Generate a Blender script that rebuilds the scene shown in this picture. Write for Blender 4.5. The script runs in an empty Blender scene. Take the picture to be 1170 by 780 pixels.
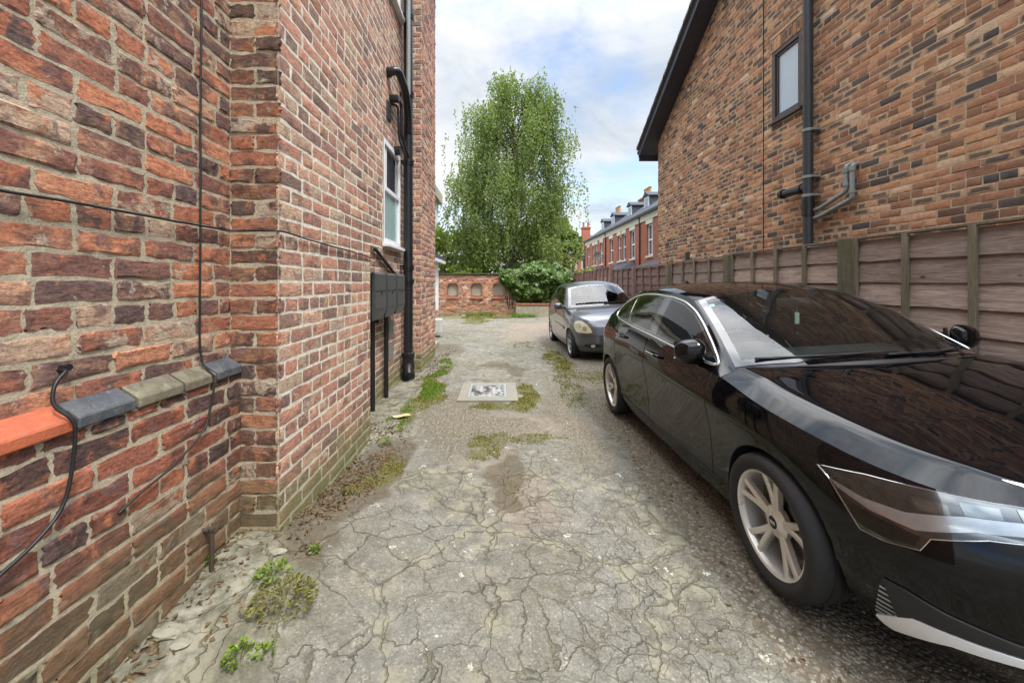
import bpy, bmesh, math, random
import numpy as np
from mathutils import Vector, Matrix
from mathutils.bvhtree import BVHTree
R = math.radians
rng = np.random.default_rng(7)
random.seed(7)
scene = bpy.context.scene
COL = scene.collection

# ------------------------------------------------------------------ camera
cam_d = bpy.data.cameras.new('camera')
cam = bpy.data.objects.new('camera', cam_d); COL.objects.link(cam)
cam.location = (0, 0, 1.5)
cam.rotation_euler = (R(90), 0, 0)
cam_d.sensor_width = 36.0
cam_d.lens = 14.0
cam_d.shift_x = 0.0128
cam_d.shift_y = -0.0573
cam_d.clip_start = 0.05
cam_d.clip_end = 3000
scene.camera = cam
scene.view_settings.view_transform = 'Standard'
scene.view_settings.look = 'None'
scene.view_settings.gamma = 1.0
scene.view_settings.use_curve_mapping = False
scene.view_settings.exposure = 1.64
cy = scene.cycles
cy.max_bounces = 6; cy.diffuse_bounces = 3; cy.glossy_bounces = 3; cy.transmission_bounces = 4; cy.transparent_max_bounces = 8
cy.caustics_reflective = False; cy.caustics_refractive = False; cy.sample_clamp_indirect = 6
SUN_EL, SUN_AZ = 60.0, 140.0      # azimuth measured from +Y towards +X

# ------------------------------------------------------------------ node helpers
class NT:
    def __init__(s, tree): s.t = tree
    def n(s, typ, ins=None, **props):
        nd = s.t.nodes.new(typ)
        for k, v in props.items(): setattr(nd, k, v)
        for k, v in (ins or {}).items():
            sock = nd.inputs[k]
            if isinstance(v, bpy.types.NodeSocket): s.t.links.new(v, sock)
            elif v is not None:
                if sock.type == 'RGBA' and len(v) == 3: v = (*v, 1)
                sock.default_value = v
        return nd
    def math(s, op, a, b=None, c=None, clamp=False):
        ins = {0: a}
        if b is not None: ins[1] = b
        if c is not None: ins[2] = c
        return s.n('ShaderNodeMath', ins, operation=op, use_clamp=clamp).outputs[0]
    def mix(s, f, a, b, blend='MIX'):
        return s.n('ShaderNodeMix', {0: f, 6: a, 7: b}, data_type='RGBA', blend_type=blend).outputs[2]
    def ramp(s, f, stops, interp='LINEAR'):
        nd = s.n('ShaderNodeValToRGB', {0: f}); cr = nd.color_ramp; cr.interpolation = interp
        while len(cr.elements) < len(stops): cr.elements.new(0.5)
        for e, (p, c) in zip(cr.elements, stops):
            e.position = p; e.color = (*c, 1) if len(c) == 3 else c
        return nd.outputs[0]
    def step(s, f, a, b):
        return s.n('ShaderNodeMapRange', {0: f, 1: a, 2: b, 3: 0.0, 4: 1.0}, interpolation_type='SMOOTHSTEP').outputs[0]
    def noise(s, vec, scale, detail=4, rough=0.55, dist=0.0):
        return s.n('ShaderNodeTexNoise', {'Vector': vec, 'Scale': scale, 'Detail': detail, 'Roughness': rough, 'Distortion': dist}).outputs[0]
    def noisec(s, vec, scale, detail=3):
        return s.n('ShaderNodeTexNoise', {'Vector': vec, 'Scale': scale, 'Detail': detail}).outputs[1]
    def vor(s, vec, scale, feature='F1', out=0, rand=1.0):
        return s.n('ShaderNodeTexVoronoi', {'Vector': vec, 'Scale': scale, 'Randomness': rand}, feature=feature).outputs[out]
    def obj(s): return s.n('ShaderNodeTexCoord').outputs['Object']
    def pos(s): return s.n('ShaderNodeNewGeometry').outputs['Position']
    def attr(s, name):
        nd = s.n('ShaderNodeAttribute', attribute_name=name); return nd
    def sep(s, v): return s.n('ShaderNodeSeparateXYZ', {0: v}).outputs
    def vmath(s, op, a, b=None):
        ins = {0: a}
        if b is not None: ins[1] = b
        return s.n('ShaderNodeVectorMath', ins, operation=op).outputs[0]
    def scalev(s, v, sc):
        return s.n('ShaderNodeMapping', {'Vector': v, 'Scale': sc}).outputs[0]
    def bump(s, h, strength=0.5, dist=0.01, normal=None):
        ins = {'Height': h, 'Strength': strength, 'Distance': dist}
        if normal is not None: ins['Normal'] = normal
        return s.n('ShaderNodeBump', ins).outputs[0]

def new_mat(name):
    m = bpy.data.materials.new(name); m.use_nodes = True
    t = m.node_tree; t.nodes.clear()
    nt = NT(t); out = nt.n('ShaderNodeOutputMaterial')
    return m, nt, out

def pbr(nt, out, **kw):
    names = {'base': 'Base Color', 'rough': 'Roughness', 'metal': 'Metallic', 'normal': 'Normal', 'coat': 'Coat Weight',
             'coatr': 'Coat Roughness', 'spec': 'Specular IOR Level', 'alpha': 'Alpha', 'sheen': 'Sheen Weight', 'trans': 'Transmission Weight', 'ior': 'IOR'}
    nd = nt.n('ShaderNodeBsdfPrincipled', {names[k]: v for k, v in kw.items()})
    nt.t.links.new(nd.outputs[0], out.inputs[0]); return nd

def plain(name, col, rough=0.5, metal=0.0, coat=0.0, var=0.15, scale=14, bump=0.12, spec=0.5, coatr=0.05, bscale=None):
    m, nt, out = new_mat(name)
    p = nt.obj()
    f = nt.noise(p, scale, 5, 0.6)
    c = nt.mix(f, tuple(x*(1-var) for x in col), tuple(min(1, x*(1+var)) for x in col))
    r = nt.math('MULTIPLY_ADD', f, 0.2, rough-0.1, clamp=True)
    kw = dict(base=c, rough=r, metal=metal, coat=coat, coatr=coatr, spec=spec)
    if bump: kw['normal'] = nt.bump(nt.noise(p, bscale or scale*5, 4, 0.6), bump, 0.004)
    pbr(nt, out, **kw); return m

# ------------------------------------------------------------------ world
world = bpy.data.worlds.new('World'); scene.world = world; world.use_nodes = True
wt = world.node_tree; wt.nodes.clear(); w = NT(wt)
sky = w.n('ShaderNodeTexSky', sky_type='NISHITA', sun_disc=False, sun_elevation=R(SUN_EL), sun_rotation=R(SUN_AZ), air_density=1.0, dust_density=0.6, ozone_density=1.5)
dirv = w.n('ShaderNodeTexCoord').outputs['Generated']
dx, dy, dz = w.sep(dirv)
den = w.math('ADD', w.math('MAXIMUM', dz, 0.0), 0.22)
pv = w.n('ShaderNodeCombineXYZ', {0: w.math('DIVIDE', dx, den), 1: w.math('DIVIDE', dy, den), 2: 3.7}).outputs[0]
n1 = w.noise(pv, 0.85, 6, 0.55, 0.25)
n2 = w.noise(pv, 2.1, 6, 0.6, 0.4)
cover = w.step(w.math('ADD', w.math('MULTIPLY', n1, 0.7), w.math('MULTIPLY', n2, 0.3)), 0.405, 0.55)
cover = w.math('MAXIMUM', cover, w.step(dz, 0.30, 0.02))
shade = w.noise(pv, 1.5, 7, 0.6, 0.5)
ccol = w.ramp(shade, [(0.34, (0.60, 0.67, 0.77)), (0.50, (0.87, 0.905, 0.945)), (0.62, (1.0, 1.0, 1.0))])
lum = w.math('MULTIPLY_ADD', w.step(dz, 0.52, 0.88), 1.9, 0.335)
ccol = w.mix(w.step(dz, 0.5, 0.7), ccol, w.ramp(w.noise(pv, 2.6, 7, 0.62, 0.6), [(0.36, (0.42, 0.50, 0.62)), (0.50, (0.85, 0.89, 0.94)), (0.60, (1.1, 1.1, 1.1))]))
bgc = w.n('ShaderNodeBackground', {0: ccol, 1: lum})
bgs = w.n('ShaderNodeBackground', {0: sky.outputs[0], 1: 0.10})
mixw = w.n('ShaderNodeMixShader', {0: cover, 1: bgs.outputs[0], 2: bgc.outputs[0]})
wo = w.n('ShaderNodeOutputWorld', {0: mixw.outputs[0]})
sun_d = bpy.data.lights.new('sun', 'SUN'); sun_d.energy = 1.35; sun_d.angle = R(14); sun_d.color = (1, 0.96, 0.9)
sun = bpy.data.objects.new('sun', sun_d); COL.objects.link(sun)
sd = Vector((math.sin(R(SUN_AZ))*math.cos(R(SUN_EL)), math.cos(R(SUN_AZ))*math.cos(R(SUN_EL)), math.sin(R(SUN_EL))))
sun.rotation_euler = (-sd).to_track_quat('-Z', 'Y').to_euler()
sun.location = (4, 4, 20)

# ------------------------------------------------------------------ mesh helpers
class MB:
    """collects vertices and faces, then links them as one mesh object"""
    def __init__(s): s.v = []; s.f = []; s.m = []; s.n = 0; s.attr = None
    def add(s, vs, fs, mi=0):
        b = s.n
        vs = np.asarray(vs, float).reshape(-1, 3)
        s.v.append(vs); s.n += len(vs)
        s.f += [tuple(int(i)+b for i in f) for f in fs]; s.m += [mi]*len(fs)
        return b
    def box(s, c, size, rot=0.0, bev=0.0, mi=0, M=None):
        bm = bmesh.new(); bmesh.ops.create_cube(bm, size=1.0)
        for v in bm.verts: v.co = Vector((v.co.x*size[0], v.co.y*size[1], v.co.z*size[2]))
        if bev: bmesh.ops.bevel(bm, geom=bm.edges[:], offset=bev, segments=2, affect='EDGES', profile=0.6)
        mat = M if M is not None else Matrix.Translation(c) @ Matrix.Rotation(rot, 4, 'Z')
        bm.verts.index_update()
        s.add([tuple(mat @ v.co) for v in bm.verts], [[v.index for v in f.verts] for f in bm.faces], mi); bm.free()
    def box2(s, a, b, bev=0.0, mi=0):
        a = np.array(a, float); b = np.array(b, float); s.box(tuple((a+b)/2), tuple(np.abs(b-a)), 0, bev, mi)
    def tube(s, pts, r, seg=8, cap=True, mi=0, closed=False):
        P = np.asarray(pts, float); n = len(P)
        rr = np.full(n, r) if np.isscalar(r) else np.asarray(r, float)
        if closed: T = np.roll(P, -1, 0)-np.roll(P, 1, 0)
        else:
            T = np.zeros_like(P); T[1:-1] = P[2:]-P[:-2]; T[0] = P[1]-P[0]; T[-1] = P[-1]-P[-2]
        T /= np.linalg.norm(T, axis=1)[:, None]+1e-12
        up = np.array([0, 0, 1.0]) if abs(T[0][2]) < 0.9 else np.array([1.0, 0, 0])
        vs = []; N = np.cross(T[0], up); N /= np.linalg.norm(N)
        for i in range(n):
            N = N-T[i]*np.dot(N, T[i]); N /= np.linalg.norm(N)+1e-12; B = np.cross(T[i], N)
            for k in range(seg):
                a = 2*math.pi*k/seg; vs.append(P[i]+rr[i]*(math.cos(a)*N+math.sin(a)*B))
        fs = []
        for i in range(n if closed else n-1):
            j = (i+1) % n
            for k in range(seg):
                k2 = (k+1) % seg; fs.append((i*seg+k, i*seg+k2, j*seg+k2, j*seg+k))
        if cap and not closed:
            fs.append(tuple(range(seg-1, -1, -1))); fs.append(tuple((n-1)*seg+k for k in range(seg)))
        s.add(vs, fs, mi)
    def lathe(s, prof, axis='x', c=(0, 0, 0), seg=32, mi=0, a0=0, a1=2*math.pi):
        # prof: list of (axial, radius)
        full = abs(a1-a0-2*math.pi) < 1e-6
        na = seg if full else seg+1
        vs = []
        for (h, r) in prof:
            for k in range(na):
                a = a0+(a1-a0)*k/seg; cx, sy = r*math.cos(a), r*math.sin(a)
                if axis == 'x': vs.append((c[0]+h, c[1]+cx, c[2]+sy))
                elif axis == 'y': vs.append((c[0]+sy, c[1]+h, c[2]+cx))
                else: vs.append((c[0]+cx, c[1]+sy, c[2]+h))
        fs = []
        for i in range(len(prof)-1):
            for k in range(seg):
                k2 = (k+1) % na
                fs.append((i*na+k, i*na+k2, (i+1)*na+k2, (i+1)*na+k))
        s.add(vs, fs, mi)
    def grid(s, P, mi=0, flip=False):
        P = np.asarray(P, float); a, b = P.shape[:2]; fs = []
        for i in range(a-1):
            for j in range(b-1):
                q = (i*b+j, (i+1)*b+j, (i+1)*b+j+1, i*b+j+1)
                fs.append(q[::-1] if flip else q)
        s.add(P.reshape(-1, 3), fs, mi)
    def prism(s, poly, axis, a, b, mi=0):
        # poly: 2d points; extruded between a and b along axis; 2d coords are the two remaining axes in order
        n = len(poly); vs = []
        for h in (a, b):
            for (p, q) in poly:
                vs.append({'x': (h, p, q), 'y': (p, h, q), 'z': (p, q, h)}[axis])
        fs = [tuple(range(n-1, -1, -1)), tuple(range(n, 2*n))]+[(i, (i+1) % n, n+(i+1) % n, n+i) for i in range(n)]
        s.add(vs, fs, mi)
    def build(s, name, mats, parent=None, smooth=None, weld=0, fixn=False, attrs=None):
        if not isinstance(mats, (list, tuple)): mats = [mats]
        V = np.concatenate(s.v) if s.v else np.zeros((0, 3))
        q = parent; sh = np.zeros(3)
        while q is not None:
            if q.get('_shift', 1) == 0: sh[:] = 0; break
            sh += np.array(q.location); q = q.parent
        V = V-sh
        me = bpy.data.meshes.new(name); me.from_pydata(V.tolist(), [], s.f)
        for m in mats: me.materials.append(m)
        me.polygons.foreach_set('material_index', np.array(s.m, np.int32))
        for an, arr in (attrs or {}).items():
            at = me.attributes.new(an, 'FLOAT_COLOR', 'POINT')
            arr = np.asarray(arr, np.float32)
            if arr.shape[1] == 3: arr = np.concatenate([arr, np.ones((len(arr), 1), np.float32)], 1)
            at.data.foreach_set('color', arr.ravel())
        if weld or fixn:
            bm = bmesh.new(); bm.from_mesh(me)
            if weld: bmesh.ops.remove_doubles(bm, verts=bm.verts[:], dist=weld)
            if fixn: bmesh.ops.recalc_face_normals(bm, faces=bm.faces[:])
            bm.to_mesh(me); bm.free()
        me.update()
        if smooth is not None:
            me.polygons.foreach_set('use_smooth', np.ones(len(me.polygons), bool))
            if smooth < 180: me.set_sharp_from_angle(angle=R(smooth))
        o = bpy.data.objects.new(name, me); COL.objects.link(o)
        if parent is not None: o.parent = parent
        return o

def empty(name, loc, label, cat, group=None, shift=True):
    o = bpy.data.objects.new(name, None); COL.objects.link(o); o.location = loc
    o.empty_display_size = 0.2
    o['label'] = label; o['category'] = cat
    if group: o['group'] = group
    if not shift: o['_shift'] = 0
    return o
def tag(o, label, cat, group=None, kind=None):
    o['label'] = label; o['category'] = cat
    if group: o['group'] = group
    if kind: o['kind'] = kind
    return o
def structure(o, label=None, cat=None):
    o['kind'] = 'structure'
    if label: o['label'] = label; o['category'] = cat
    return o
def copy_tree(o, parent=None):
    c = o.copy(); COL.objects.link(c)
    if parent is not None: c.parent = parent
    for ch in [x for x in bpy.data.objects if x.parent == o]: copy_tree(ch, c)
    return c

def smooth01(x, a, b):
    t = np.clip((np.asarray(x, float)-a)/(b-a), 0, 1); return t*t*(3-2*t)
_perm = np.random.default_rng(99).random((256, 256))
def vnoise(x, y):
    x = np.asarray(x, float); y = np.asarray(y, float)
    xi = np.floor(x).astype(int); yi = np.floor(y).astype(int); fx = x-xi; fy = y-yi
    fx = fx*fx*(3-2*fx); fy = fy*fy*(3-2*fy)
    g = lambda a, b: _perm[a % 256, b % 256]
    return (g(xi, yi)*(1-fx)+g(xi+1, yi)*fx)*(1-fy)+(g(xi, yi+1)*(1-fx)+g(xi+1, yi+1)*fx)*fy
def fbm(x, y, o=4):
    s = 0; a = 0.5
    for i in range(o):
        s = s+a*vnoise(x*2**i+17*i, y*2**i+31*i); a *= 0.5
    return s/(1-0.5**o)

def gz(x, y):
    x = np.asarray(x, float); y = np.asarray(y, float)
    r = 0.06*np.clip(x-1.3, 0, 2.3)*(1-0.4*smooth01(y, 12, 22))
    l = 0.10*smooth01(-x, 0.3, 1.15)*np.exp(-((y-2.25)/0.6)**2)
    return r+l
# ------------------------------------------------------------------ materials of the large structure
def brick_material(name, stops, second, dark, moss=0.0, bumps=0.5, speck=0.5, white=0.0, scale=1.0, hue=0.75, mtop=0.75, mcol=((0.10, 0.10, 0.035), (0.25, 0.24, 0.11))):
    """old hand-made brick: each brick's random values come from the 'bk' attribute"""
    m, nt, out = new_mat(name)
    a = nt.attr('bk'); r1, r2, r3 = nt.sep(a.outputs['Vector'])
    p = nt.pos()
    c1 = nt.ramp(r1, stops)
    n_big = nt.noise(p, 7*scale, 5, 0.62, 0.4)
    off = nt.vmath('ADD', p, nt.vmath('MULTIPLY', a.outputs['Vector'], (7, 7, 7)))
    n_mid = nt.noise(off, 11*scale, 4, 0.6, 0.5)
    n_fine = nt.noise(p, 90*scale, 5, 0.7)
    n_str = nt.noise(nt.scalev(off, (1, 1, 3)), 26*scale, 5, 0.65)
    c = nt.mix(nt.math('MULTIPLY', nt.step(n_mid, 0.45, 0.7), nt.math('MULTIPLY', r3, 1.0)), c1, second)
    c = nt.mix(nt.math('MULTIPLY', nt.step(nt.math('ADD', n_big, nt.math('MULTIPLY', nt.math('SUBTRACT', r2, 0.5), 0.3)), 0.52, 0.68), 0.75), c, dark)
    n_hue = nt.noise(off, 6.5*scale, 5, 0.66, 1.2)
    c = nt.mix(nt.math('MULTIPLY', nt.step(n_hue, 0.54, 0.66), hue), c, (0.46, 0.165, 0.085))
    c = nt.mix(nt.math('MULTIPLY', nt.step(n_hue, 0.46, 0.36), hue), c, (0.155, 0.095, 0.090))
    n_sm = nt.noise(nt.vmath('ADD', off, (3.3, 1.7, 5.1)), 8*scale, 6, 0.72, 0.6)
    c = nt.mix(nt.math('MULTIPLY', nt.step(nt.math('ADD', n_sm, nt.math('MULTIPLY', nt.step(r3, .80, 1.0), 0.16)), 0.60, 0.66), 0.7), c, (0.43, 0.36, 0.27))
    c = nt.mix(0.65, c, nt.mix(1.0, c, nt.ramp(n_str, [(0.3, (0.32, 0.30, 0.30)), (0.5, (1, 1, 1)), (0.72, (1.55, 1.5, 1.42))]), 'MULTIPLY'))
    c = nt.mix(speck, c, nt.mix(1.0, c, nt.ramp(n_fine, [(0.32, (0.35, 0.33, 0.32)), (0.5, (1, 1, 1)), (0.68, (1.5, 1.45, 1.4))]), 'MULTIPLY'))
    if white:
        wm = nt.math('MULTIPLY', nt.step(nt.noise(off, 5*scale, 5, 0.7), 0.62, 0.70), nt.math('MULTIPLY', nt.step(r2, 0.45, 0.75), white))
        c = nt.mix(wm, c, (0.50, 0.44, 0.36))
    if moss:
        z = nt.sep(p)[2]
        mm = nt.math('MULTIPLY', nt.step(nt.math('ADD', z, nt.math('MULTIPLY', nt.noise(p, 4, 4), 0.55)), mtop, mtop-0.45), moss)
        c = nt.mix(mm, c, nt.mix(nt.noise(p, 30, 4), *mcol))
    h = nt.math('ADD', nt.math('MULTIPLY', n_str, 0.7), nt.math('MULTIPLY', n_fine, 0.5))
    pbr(nt, out, base=c, rough=0.88, spec=0.25, normal=nt.bump(h, bumps, 0.012))
    return m

def mortar_material(name, col, moss=0.0, dirt=0.4):
    m, nt, out = new_mat(name)
    p = nt.pos()
    f = nt.noise(p, 18, 6, 0.7); g = nt.noise(p, 120, 4, 0.7)
    c = nt.mix(nt.step(f, 0.3, 0.7), tuple(x*0.68 for x in col), col)
    c = nt.mix(0.5, c, nt.mix(1.0, c, nt.ramp(g, [(0.3, (0.6, 0.58, 0.55)), (0.7, (1.25, 1.25, 1.22))]), 'MULTIPLY'))
    c = nt.mix(nt.math('MULTIPLY', nt.step(nt.noise(p, 3.2, 5, 0.65), 0.5, 0.75), dirt), c, (0.16, 0.14, 0.09))
    if moss:
        z = nt.sep(p)[2]
        mm = nt.math('MULTIPLY', nt.step(nt.math('ADD', z, nt.math('MULTIPLY', nt.noise(p, 4, 4), 0.55)), 0.75, 0.3), moss)
        c = nt.mix(mm, c, nt.mix(nt.noise(p, 30, 4), (0.14, 0.14, 0.05), (0.30, 0.29, 0.14)))
    pbr(nt, out, base=c, rough=0.95, spec=0.15, normal=nt.bump(nt.math('ADD', nt.math('MULTIPLY', f, 1.0), nt.math('MULTIPLY', g, 0.4)), 0.7, 0.012))
    return m

REDS = [(0.0, (0.12, 0.078, 0.070)), (0.18, (0.18, 0.090, 0.074)), (0.36, (0.28, 0.115, 0.080)), (0.52, (0.37, 0.140, 0.082)),
        (0.68, (0.46, 0.180, 0.100)), (0.84, (0.52, 0.24, 0.14)), (0.94, (0.43, 0.29, 0.20)), (1.0, (0.50, 0.37, 0.27))]
PALE = [(0.0, (0.19, 0.135, 0.12)), (0.15, (0.30, 0.17, 0.135)), (0.4, (0.43, 0.215, 0.155)), (0.65, (0.50, 0.255, 0.18)), (0.85, (0.56, 0.33, 0.23)), (1.0, (0.48, 0.37, 0.26))]
PLIN = [(0.0, (0.075, 0.05, 0.046)), (0.22, (0.15, 0.062, 0.048)), (0.5, (0.24, 0.090, 0.060)), (0.8, (0.33, 0.118, 0.074)), (1.0, (0.44, 0.165, 0.092))]
M_BR_OLD = brick_material('old_red_brick', REDS, (0.50, 0.28, 0.16), (0.125, 0.078, 0.066), bumps=0.5, white=0.8)
M_BR_JAMB = brick_material('dark_red_brick', [(0.0, (0.085, 0.058, 0.050)), (0.3, (0.15, 0.078, 0.058)), (0.6, (0.24, 0.105, 0.068)), (0.85, (0.33, 0.135, 0.08)), (1.0, (0.43, 0.19, 0.10))], (0.36, 0.20, 0.10), (0.075, 0.05, 0.036), moss=0.65, mtop=0.9, mcol=((0.060, 0.055, 0.030), (0.16, 0.15, 0.065)), bumps=0.5, white=0.5)
M_BR_PLIN = brick_material('plinth_brick', PLIN, (0.32, 0.12, 0.06), (0.06, 0.042, 0.036), moss=0.72, bumps=0.5, white=0.2, mtop=1.0, mcol=((0.060, 0.052, 0.030), (0.15, 0.135, 0.070)))
M_BR_PALE = brick_material('pale_red_brick', PALE, (0.46, 0.31, 0.19), (0.19, 0.125, 0.10), moss=0.95, bumps=0.6, white=0.5, hue=.6)
M_MO_OLD = mortar_material('old_lime_mortar', (0.52, 0.445, 0.325), moss=0.45, dirt=0.35)
M_MO_PALE = mortar_material('pale_mortar', (0.80, 0.75, 0.63), moss=0.7, dirt=0.08)
MODERN = [(0.0, (0.085, 0.072, 0.068)), (0.08, (0.12, 0.088, 0.074)), (0.16, (0.22, 0.122, 0.078)), (0.38, (0.34, 0.17, 0.098)), (0.62, (0.45, 0.22, 0.122)), (0.80, (0.53, 0.30, 0.17)), (0.91, (0.54, 0.28, 0.15)), (1.0, (0.62, 0.48, 0.34))]

def modern_brick():
    m, nt, out = new_mat('modern_multi_brick')
    a = nt.attr('bk'); r1, r2, r3 = nt.sep(a.outputs['Vector'])
    uv = nt.attr('bu'); bu, bv, _ = nt.sep(uv.outputs['Vector'])
    p = nt.pos()
    off = nt.vmath('ADD', p, nt.vmath('MULTIPLY', a.outputs['Vector'], (7, 7, 7)))
    c = nt.ramp(r1, MODERN)
    # kiln marks: dark centre with buff ends on part of the bricks
    cu = nt.math('ABSOLUTE', nt.math('SUBTRACT', bu, 0.5)); cv = nt.math('ABSOLUTE', nt.math('SUBTRACT', bv, 0.5))
    core = nt.step(nt.math('ADD', nt.math('MAXIMUM', cu, nt.math('MULTIPLY_ADD', cv, 1.15, 0.02)), nt.math('MULTIPLY', nt.math('SUBTRACT', nt.noise(off, 16, 4), 0.5), 0.35)), 0.42, 0.30)
    darkb = nt.step(r2, 0.57, 0.76)
    edge = nt.mix(r3, (0.37, 0.205, 0.115), (0.52, 0.345, 0.20))
    c = nt.mix(darkb, c, nt.mix(core, edge, nt.mix(r3, (0.085, 0.083, 0.086), (0.17, 0.12, 0.095))))
    c = nt.mix(nt.math('MULTIPLY', nt.step(nt.noise(off, 13, 4, 0.6, 0.6), 0.54, 0.68), 0.42), c, (0.11, 0.085, 0.070))
    c = nt.mix(0.5, c, nt.mix(1.0, c, nt.ramp(nt.noise(nt.scalev(off, (1, 1, 4)), 30, 4), [(0.3, (0.45, 0.44, 0.43)), (0.5, (1, 1, 1)), (0.7, (1.45, 1.42, 1.38))]), 'MULTIPLY'))
    h = nt.noise(p, 70, 5, 0.7)
    pbr(nt, out, base=c, rough=0.85, spec=0.25, normal=nt.bump(h, 0.45, 0.008))
    return m
M_BR_MOD = modern_brick()
M_MO_MOD = mortar_material('buff_mortar', (0.58, 0.475, 0.335), dirt=0.12)
M_DARKVOID = plain('dark_interior', (0.02, 0.02, 0.02), 0.9)
M_BLACKPL = plain('black_plastic', (0.012, 0.013, 0.015), 0.32, bump=0.05, var=0.3)
M_BLACKMETAL = plain('black_painted_iron', (0.010, 0.010, 0.011), 0.42, bump=0.15, var=0.4)
M_CABLE = plain('cable_sheath', (0.012, 0.012, 0.012), 0.5)
M_GREYPL = plain('grey_plastic', (0.24, 0.255, 0.245), 0.45, bump=0.1, var=0.25)
M_UPVC = plain('white_upvc', (0.78, 0.79, 0.80), 0.3, var=0.05, bump=0.03)
M_RENDER = plain('white_render', (0.74, 0.73, 0.70), 0.85, var=0.1, scale=2)
M_BROWNUPVC = plain('brown_upvc', (0.050, 0.036, 0.032), 0.35, var=0.15, bump=0.03)
M_DARKGREYPL = plain('charcoal_plastic', (0.035, 0.038, 0.042), 0.35, var=0.15, bump=0.04)

def glass_pane(name, tint, rough=0.03, frost=False):
    m, nt, out = new_mat(name)
    p = nt.obj()
    b = nt.bump(nt.noise(p, 60 if frost else 1.3, 3), 0.6 if frost else 0.02, 0.01)
    pbr(nt, out, base=tint, rough=rough, spec=0.8, normal=b, coat=1.0, coatr=0.02)
    return m
M_PANE_DARK = glass_pane('dark_window_glass', (0.05, 0.06, 0.07))
M_PANE_FROST = glass_pane('frosted_window_glass', (0.33, 0.50, 0.48), 0.25, True)
M_PANE_RAIN = glass_pane('obscured_window_glass', (0.42, 0.50, 0.56), 0.3, True)

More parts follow.
